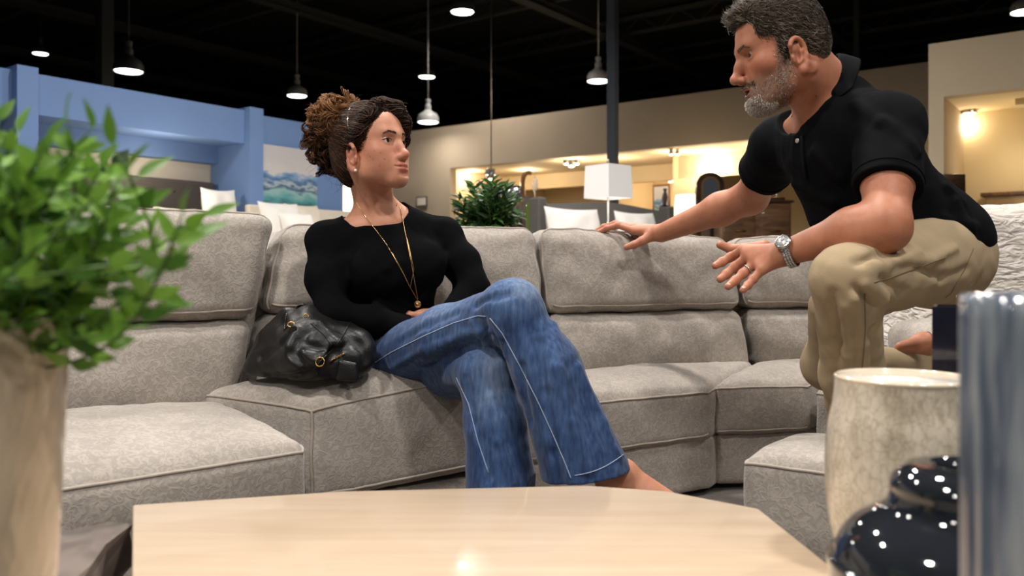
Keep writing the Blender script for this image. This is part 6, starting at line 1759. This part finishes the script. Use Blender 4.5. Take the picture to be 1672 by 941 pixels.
for (px, w_, h_, b_, lab, tl) in ((360, 0.40, 0.64, 0.44, 'white square pillow leaning at the right end of the recessed bed', 0.15), (292, 0.48, 0.44, 0.24, 'ivory pillow half hidden by the leaf tips, beside the white square pillow', 0.3), (214, 0.56, 0.42, 0.22, 'ivory pillow on the recessed bed seen through the foliage', 0.3)):
    oo = o_ + V2 * b_; p = oo + U2 * on_line(px, oo, U2)
    zc_p = 0
    zc = 0.945 + h_ / 2
    pillow((p[0], p[1], zc), U2, None, w_, h_, 0.16, M_ivory if px < 340 else M_white, lab, None, tl, px * 0.02)
# --- seascape and the white bed below it
sa, sb = ub(415), ub(514)
pp = B0 + U2 * sa; pq = B0 + U2 * sb
zT_, zB_ = zat(234, pp[1]), zat(333, pp[1])
M_sea = mat('abstract_seascape', (200, 196, 194), 0.6)
nt = M_sea.node_tree; b = nt.nodes['Principled BSDF']
tc = N(nt, 'ShaderNodeTexCoord'); sp_ = N(nt, 'ShaderNodeSeparateXYZ'); nt.links.new(tc.outputs['Generated'], sp_.inputs[0])
nz1 = N(nt, 'ShaderNodeTexNoise'); nz1.inputs['Scale'].default_value = 3.2; nz1.inputs['Detail'].default_value = 7
mpp = N(nt, 'ShaderNodeMapping'); mpp.inputs['Scale'].default_value = (1.0, 1.0, 3.0); nt.links.new(tc.outputs['Generated'], mpp.inputs[0]); nt.links.new(mpp.outputs[0], nz1.inputs[0])
ma = N(nt, 'ShaderNodeMath', operation='MULTIPLY_ADD'); ma.inputs[1].default_value = 0.42; nt.links.new(nz1.outputs['Fac'], ma.inputs[0]); nt.links.new(sp_.outputs['Z'], ma.inputs[2])
rs_ = ramp(nt, [(0.18, lin((48, 96, 104))), (0.30, lin((92, 160, 164))), (0.42, lin((150, 188, 188))), (0.50, lin((60, 88, 118))), (0.56, lin((176, 190, 198))), (0.62, lin((72, 108, 150))), (0.72, lin((132, 164, 196))), (0.76, lin((206, 202, 200))), (1.0, lin((198, 194, 196)))])
nt.links.new(ma.outputs[0], rs_.inputs['Fac']); nt.links.new(rs_.outputs['Color'], b.inputs['Base Color'])
pc_ = (pp + pq) / 2
art = local_box(MB(), (0, 0), -(sb - sa) / 2, (sb - sa) / 2, 0.005, 0.045, zB_, zT_, U2, V2, 0.004).build('seascape_painting', M_sea)
art.location = (pc_[0], pc_[1], 0); tag(art, 'unframed abstract seascape canvas on the blue wall', 'painting')
wb0 = B0 + U2 * ((sa + sb) / 2 + 0.12)
bw_ = empty('bed', (wb0[0], wb0[1], 0)); tag(bw_, 'white bed with pillows under the seascape canvas', 'bed')
lbb(-0.70, 0.85, 0.06, 0.14, 0.0, zB_ - 0.02, 0.02).build('headboard', M_ivory, bw_)
lbb(-0.66, 0.8, 0.14, 2.05, 0.12, 0.92, 0.06).build('mattress', M_white, bw_)
lbb(-0.68, 0.82, 0.14, 2.05, 0.0, 0.3, 0.02).build('bed_frame', M_ivory, bw_)
for (px, py, w_, h_, bb, lab, m_) in ((462, 349, 0.50, 0.54, 0.50, 'white pillow nearest the blue pilaster on the white bed', M_white), (500, 346, 0.46, 0.56, 0.28, 'white pillow under the right end of the seascape canvas', M_ivory), (488, 360, 0.40, 0.40, 0.84, 'small white pillow in front on the bed under the seascape', M_white)):
    oo = B0 + V2 * bb; p = oo + U2 * on_line(px, oo, U2)
    pillow((p[0], p[1], 0.935 + h_ / 2 * 0.95), U2, None, w_, h_, 0.2, m_, lab, None, 0.35, px * 0.03)
# --- lit lamp past the blue wall's end
lp = img(572, 320, 11.6); tl_ = empty('table_lamp', (lp[0], lp[1], 0)); tag(tl_, 'pale lit lamp past the blue wall, just behind the woman\'s neck', 'lamp')
z0_ = zat(345, 11.6)
MB().lathe([(0.0001, 0.0), (0.2, 0.0), (0.2, 0.04), (0.03, 0.06), (0.03, z0_), (0.08, z0_)], 24).build('stand', M_ivory, tl_)
MB().lathe([(0.21, z0_ - 0.02), (0.16, z0_ + 0.34), (0.155, z0_ + 0.34), (0.205, z0_ - 0.02)], 32).build('shade', M_shadelit, tl_)
# --- small objects at the left of the alcove
def block(name, px0, px1, py0, py1, d, dep, m, label, cat, z0=None, bev=0.01):
    c = img((px0 + px1) / 2, py0, d); w2 = (px1 - px0) / 2 / FPX * d
    o = empty(name, (c[0], c[1] + dep / 2, 0)); tag(o, label, cat)
    zb = zat(py1, d) if z0 is None else z0
    return o, w2, zb, zat(py0, d), dep / 2
o, w2, zb, zt, dp = block('bookcase', 832, 862, 330, 380, 12.6, 0.35, M_dkwood, 'brown wooden chest of drawers beside the fern', 'chest of drawers', 0.0)
MB().box((-w2, -dp, 0.08), (w2, dp, zt), bev=0.012).build('carcass', M_midwood, o)
for i in range(4):
    z_ = 0.14 + i * (zt - 0.18) / 4
    dr = MB().box((-w2 + 0.02, -dp - 0.02, z_), (w2 - 0.02, -dp + 0.0, z_ + (zt - 0.18) / 4 - 0.03), bev=0.006).build('drawer', M_dkwood, o)
    MB().ball((0, -dp - 0.03, z_ + 0.12), 0.018, 2).build('knob', M_brass, dr)
MB().box((-w2 + 0.02, -dp + 0.02, 0), (w2 - 0.02, dp - 0.02, 0.08)).build('plinth', M_dark, o)
o.name = 'chest_of_drawers'
zc_ = zt
# framed mirror standing on the chest
mr = empty('table_mirror', (*img(838, 300, 12.75)[:2], zc_)); tag(mr, 'rounded dark framed mirror standing behind the fern tips', 'mirror')
hm_ = zat(303, 12.75) - zc_
bm = bmesh.new(); bmesh.ops.create_cube(bm, size=1.0)
for v in bm.verts: v.co = Vector((v.co.x * 0.34, v.co.y * 0.05, hm_ / 2 + v.co.z * hm_))
bmesh.ops.bevel(bm, geom=[e for e in bm.edges if abs((e.verts[0].co - e.verts[1].co).y) > 0.04], offset=0.06, segments=5, affect='EDGES')
MB().bm(bm, None, False).build('frame', mat('dark_pewter_frame', (70, 70, 74), 0.4, 0.4), mr)
MB().box((-0.135, -0.032, 0.04), (0.135, -0.026, hm_ - 0.04), bev=0.003).build('glass', mat('mirror_silver', (205, 206, 208), 0.12, 1.0), mr)
# carved wood sculpture and pale ornament on pedestals
pd_ = img(861, 322, 10.6); sp0 = empty('pedestal', (pd_[0], pd_[1], 0)); tag(sp0, 'dark slim pedestal between the fern and the charcoal bed', 'pedestal')
zp = zat(322, 10.6)
MB().box((-0.06, -0.06, 0.03), (0.06, 0.06, zp), bev=0.006).build('shaft', M_dkwood, sp0)
MB().box((-0.09, -0.09, 0), (0.09, 0.09, 0.03)).build('foot', M_dkwood, sp0)
P = [(-0.045, 0, 0.0), (-0.05, 0, 0.10), (-0.05, 0, 0.20), (-0.03, 0, 0.28), (0.02, 0, 0.31), (0.055, 0, 0.29)]
M_amber = wood_mat('amber_carved_wood', (84, 50, 26), (182, 118, 60), scale=(8, 8, 3), rough=0.3)
scu = MB().tube([np.array(p) for p in smooth_prof(P, 6)], [0.042] * 20 + [0.036] * 11, 12, flat=0.7).build('wood_sculpture', M_amber)
scu.location = (pd_[0] - 0.005, pd_[1], zp); tag(scu, 'hook shaped amber wood sculpture on the slim pedestal', 'sculpture')
orn_p = img(877, 320, 9.3)
orn = empty('ornament_column', (orn_p[0] - 0.02, orn_p[1] + 0.18, 0)); tag(orn, 'dark slim column holding the pale leaf ornament behind the bed wing', 'pedestal')
zo = zat(321, 9.3)
MB().box((-0.045, -0.045, 0.02), (0.045, 0.045, zo), bev=0.005).build('shaft', M_dark, orn)
MB().box((-0.07, -0.07, 0), (0.07, 0.07, 0.02)).build('foot', M_dark, orn)
lf_o = empty('leaf_ornament', (orn_p[0] - 0.02, orn_p[1] + 0.18, zo)); tag(lf_o, 'pale forked leaf ornament beside the hook shaped sculpture', 'ornament')
M_pearl = mat('pearl_glaze', (216, 200, 178), 0.25, coat=0.5)
MB().tube([(0, 0, 0), (0.0, 0, 0.05), (-0.03, 0, 0.14), (-0.035, 0, 0.18)], [0.012, 0.008, 0.010, 0.003], 8).build('stem', M_pearl, lf_o)
MB().ball((0.012, 0, 0.15), 0.03, 2, (0.8, 0.5, 2.6)).build('blade', M_pearl, lf_o)
MB().ball((0.0, 0, 0.235), 0.013, 2).build('bud', M_pearl, lf_o)
gv = img(864, 345, 10.2)
gvp = MB().lathe([(0.0001, 0.0), (0.07, 0.0), (0.06, 0.3), (0.035, 0.55), (0.05, 0.75), (0.065, zat(331, 10.2) - 0.05), (0.045, zat(331, 10.2)), (0.0001, zat(331, 10.2))], 32).build('floor_vase', mat('green_glass', (92, 120, 40), 0.15, coat=0.6))
gvp.location = (gv[0] + 0.02, gv[1], 0); tag(gvp, 'tall slim green floor vase by the left bed wing', 'vase')
# small picture on the beige wall
pg = G0 + V2 * vg(690); fr0 = empty('picture', (pg[0], pg[1], 0)); tag(fr0, 'small framed picture low on the beige wall right of the woman\'s neck', 'picture')
za, zb2 = zat(338, pg[1]), zat(321, pg[1])
local_box(MB(), (0, 0), -0.035, -0.005, -0.14, 0.14, za, zb2, U2, V2, 0.004).build('frame', M_greyup, fr0)
local_box(MB(), (0, 0), -0.04, -0.034, -0.11, 0.11, za + 0.03, zb2 - 0.03, U2, V2).build('print', M_ivory, fr0)
# --- right part of the alcove
def plan_obj(name, px, d, label, cat):
    c = img(px, 400, d); o = empty(name, (c[0], c[1], 0)); tag(o, label, cat); return o
mo = plan_obj('arched_mirror', 1160, 11.6, 'tall arched dark framed floor mirror behind the man\'s outstretched arm', 'mirror')
sc_ = 11.6 / FPX; W_ = 23 * sc_; zt = zat(281, 11.6)
def arch(w_, z_top, z0, n=20):
    pts = [(-w_, z0), (w_, z0)]
    zc = z_top - w_
    for i in range(n + 1):
        t = PI * i / n; pts.append((w_ * math.cos(t), zc + w_ * math.sin(t)))
    return pts
def arch_mesh(w_, z_top, z0, y0, y1, m, name, parent):
    pts = arch(w_, z_top, z0); n_ = len(pts)
    V = [(x, y0, z) for x, z in pts] + [(x, y1, z) for x, z in pts]
    F = [list(range(n_)), [n_ + i for i in range(n_)][::-1]] + [[i, n_ + i, n_ + (i + 1) % n_, (i + 1) % n_] for i in range(n_)]
    return MB().add(V, F, False).build(name, m, parent)
arch_mesh(W_, zt, 0.0, 0.0, 0.08, M_dkwood, 'frame', mo)
arch_mesh(W_ * 0.52, zt - W_ * 0.45, 0.35, -0.012, 0.0, mat('mirror_glass', (215, 212, 205), 0.05, 1.0), 'glass', mo)
arch_mesh(W_ * 0.66, zt - W_ * 0.3, 0.3, -0.006, 0.0, M_brass, 'inner_moulding', mo)
dr_ = plan_obj('dresser', 1236, 11.0, 'dark walnut dresser under the man\'s right sleeve', 'dresser')
w2 = 56 * 11.0 / FPX; zt = zat(327, 11.0)
MB().box((-w2, 0, 0.1), (w2, 0.5, zt - 0.03), bev=0.01).build('carcass', M_midwood, dr_)
MB().box((-w2 - 0.03, -0.03, zt - 0.03), (w2 + 0.03, 0.52, zt), bev=0.008).build('top', M_dkwood, dr_)
for i in range(3):
    for j in range(2):
        x0 = -w2 + 0.03 + j * w2; z_ = 0.16 + i * (zt - 0.24) / 3
        q_ = MB().box((x0, -0.02, z_), (x0 + w2 - 0.06, 0.0, z_ + (zt - 0.24) / 3 - 0.03), bev=0.006).build('drawer', M_midwood, dr_)
        MB().tube([(x0 + w2 / 2 - 0.1, -0.035, z_ + 0.15), (x0 + w2 / 2 + 0.04, -0.035, z_ + 0.15)], 0.007, 6).build('handle', M_brass, q_)
MB().box((-w2 + 0.03, 0.03, 0), (w2 - 0.03, 0.46, 0.1)).build('plinth', M_dkwood, dr_)
hp = plan_obj('highboy', 1268, 12.2, 'narrow dark cabinet with candlesticks right of the dresser', 'cabinet')
w2 = 14 * 12.2 / FPX; zt2 = zat(322, 12.2)
MB().box((-w2, 0, 0.08), (w2, 0.4, zt2), bev=0.01).build('carcass', M_dkwood, hp)
MB().box((-w2 + 0.02, -0.02, 0.12), (w2 - 0.02, 0, zt2 - 0.05), bev=0.005).build('door', M_dkwood, hp)
MB().box((-w2 + 0.02, 0.02, 0), (w2 - 0.02, 0.38, 0.08)).build('plinth', M_dark, hp)
for dx, hh, lab in ((-0.06, 0.16, 'taller silver candlestick on the narrow dark cabinet'), (0.05, 0.11, 'shorter silver candlestick on the narrow dark cabinet')):
    c = hp.location; k_ = MB().lathe([(0.03, 0), (0.03, 0.008), (0.008, 0.02), (0.01, hh * 0.6), (0.006, hh * 0.7), (0.02, hh), (0.0001, hh)], 20).build('candlestick', M_chrome)
    k_.location = (c[0] + dx, c[1] + 0.15, zt2); tag(k_, lab, 'candlestick')
gl = plan_obj('table_lamp', 1124, 13.0, 'brightly glowing table lamp left of the arched mirror', 'lamp')
zb_ = zat(366, 13.0)
MB().lathe([(0.0001, 0.0), (0.3, 0.0), (0.3, 0.03), (0.05, 0.05), (0.05, zb_ - 0.35), (0.3, zb_ - 0.33), (0.3, zb_ - 0.3), (0.09, zb_ - 0.3), (0.11, zb_ - 0.15), (0.03, zb_), (0.0001, zb_)], 32).build('base', M_dkwood, gl)
MB().lathe([(0.24, zb_), (0.19, zb_ + 0.44), (0.185, zb_ + 0.44), (0.235, zb_)], 40).build('shade', M_shadelit, gl)
ld = bpy.data.lights.new('lamp_light', 'POINT'); ld.energy = 26; ld.color = (1.0, 0.8, 0.55); ld.shadow_soft_size = 0.12
lo = bpy.data.objects.new('lamp_light', ld); C.objects.link(lo); lo.parent = gl; lo.location = (0, -0.4, zb_ + 0.2)
fg_ = plan_obj('figurine', 1086, 12.4, 'slender vase shaped figurine on a dark column behind the right bed wing', 'figurine')
zf = zat(336, 12.4)
MB().lathe([(0.0001, 0), (0.09, 0), (0.09, 0.02), (0.06, 0.04), (0.06, zf - 0.02), (0.08, zf), (0.0001, zf)], 24).build('column', M_dark, fg_)
MB().lathe([(0.0001, zf), (0.035, zf), (0.03, zf + 0.03), (0.05, zf + 0.10), (0.035, zf + 0.17), (0.02, zf + 0.20), (0.03, zf + 0.235), (0.035, zf + 0.25), (0.0001, zf + 0.25)], 24).build('figure', mat('dusky_ceramic', (112, 92, 88), 0.4), fg_)
ap = plan_obj('picture', 1034, 15.2, 'abstract picture standing right of the square white lampshade', 'picture')
za, zb2 = zat(345, 13.3), zat(290, 13.3)
ap.location = (*(G0 + V2 * (vg(1042)) + U2 * 0.8)[:2], 0)
local_box(MB(), (0, 0), 0.0, 0.04, -0.16, 0.16, 0.0, zb2, U2, V2, 0.004).build('frame', M_midwood, ap)
local_box(MB(), (0, 0), -0.006, 0.0, -0.13, 0.13, za, zb2 - 0.04, U2, V2).build('print', M_sea, ap)
kn_ = MB().lathe([(0.0001, 0), (0.028, 0), (0.034, 0.02), (0.03, 0.045), (0.014, 0.06), (0.0001, 0.062)], 20).build('ornament', M_pearl)
kn_.location = (dr_.location[0] - 0.1, dr_.location[1] + 0.2, zat(327, 11.0)); tag(kn_, 'small pale rounded ornament on the dark walnut dresser', 'ornament')
# --- white quilted sofa at the right
M_quilt = mat('white_quilted_fabric', (222, 214, 204), 0.9, sheen=0.2)
nt = M_quilt.node_tree; b = nt.nodes['Principled BSDF']; tc = N(nt, 'ShaderNodeTexCoord')
n1 = N(nt, 'ShaderNodeTexNoise'); n1.inputs['Scale'].default_value = 17; n1.inputs['Detail'].default_value = 2; n1.inputs['Distortion'].default_value = 1.4
mp2 = N(nt, 'ShaderNodeMapping'); mp2.inputs['Scale'].default_value = (0.6, 0.6, 1.6)
nt.links.new(tc.outputs['Object'], mp2.inputs[0]); nt.links.new(mp2.outputs[0], n1.inputs[0])
bp = N(nt, 'ShaderNodeBump'); bp.inputs['Strength'].default_value = 0.8; bp.inputs['Distance'].default_value = 0.03
nt.links.new(n1.outputs['Fac'], bp.inputs['Height']); nt.links.new(bp.outputs['Normal'], b.inputs['Normal'])
qs = empty('quilted_sofa', (2.5, 3.9, 0)); tag(qs, 'white quilted sofa seen from behind at the right edge', 'sofa')
def qc(name, x0, x1, y0, y1, z0, z1, r, s_, bl=0.02):
    cu = Cushion([[x0, y0, z0], [x1, y0, z0], [x0, y1, z0], [x1, y1, z0], [x0, y0, z1], [x1, y0, z1], [x0, y1, z1], [x1, y1, z1]], r, (0, 0, bl, 0, 0, 0.015), 0.004, s_)
    return cu.mesh(name, M_quilt, qs, 40)
qc('back', -0.58, 1.2, -0.2, 0.06, 0.12, zat(336, 3.72), 0.07, 3)
qc('seat', -0.5, 1.1, 0.06, 0.75, 0.12, 0.46, 0.06, 4)
qc('arm', -0.62, -0.42, 0.0, 0.8, 0.12, 0.64, 0.06, 5)
for x, y in ((-0.5, -0.1), (1.1, -0.1), (-0.5, 0.7), (1.1, 0.7)):
    MB().lathe([(0.02, 0), (0.03, 0.13)], 14, (x, y, 0)).build('foot', M_dkwood, qs)
# --- niche furniture
ch = plan_obj('dining_chair', 1569, 8.2, 'dark chair back just visible beside the man\'s lower back', 'chair')
zc0 = zat(284, 8.2); w2 = 9 * 8.2 / FPX * 3.2
MB().box((-w2, 0.0, zc0 - 0.5), (w2 * 0.3, 0.035, zc0), bev=0.012).build('backrest', M_dkwood, ch)
MB().box((-w2, -0.42, 0.72), (w2 * 0.3, 0.02, 0.77), bev=0.01).build('seat', M_dkwood, ch)
for x in (-w2 + 0.02, w2 * 0.3 - 0.02):
    MB().tube([(x, 0.018, 0), (x, 0.018, zc0 - 0.3)], 0.016, 8).build('leg', M_dkwood, ch)
    MB().tube([(x, -0.4, 0), (x, -0.4, 0.73)], 0.016, 8).build('leg', M_dkwood, ch)
cs = empty('console', (*(W0 + V2 * (v1 + 0.75) + U2 * 0.95)[:2], 0)); tag(cs, 'low tan console against the back of the lit niche at the right', 'console table')
zc1 = zat(313, W0[1] + U2[1] * 0.95 + V2[1] * (v1 + 0.6))
local_box(MB(), (0, 0), -0.12, 0.12, -0.55, 0.9, zc1 - 0.04, zc1, U2, V2, 0.006).build('top', M_midwood, cs)
local_box(MB(), (0, 0), -0.10, 0.10, -0.5, 0.85, zc1 - 0.22, zc1 - 0.04, U2, V2).build('apron', mat('tan_wood', (176, 146, 104), 0.5, noise=0.12, nscale=20), cs)
for a_ in (-0.5, 0.82):
    local_box(MB(), (0, 0), -0.04, 0.04, a_ - 0.03, a_ + 0.03, 0, zc1 - 0.2, U2, V2).build('leg', M_midwood, cs)
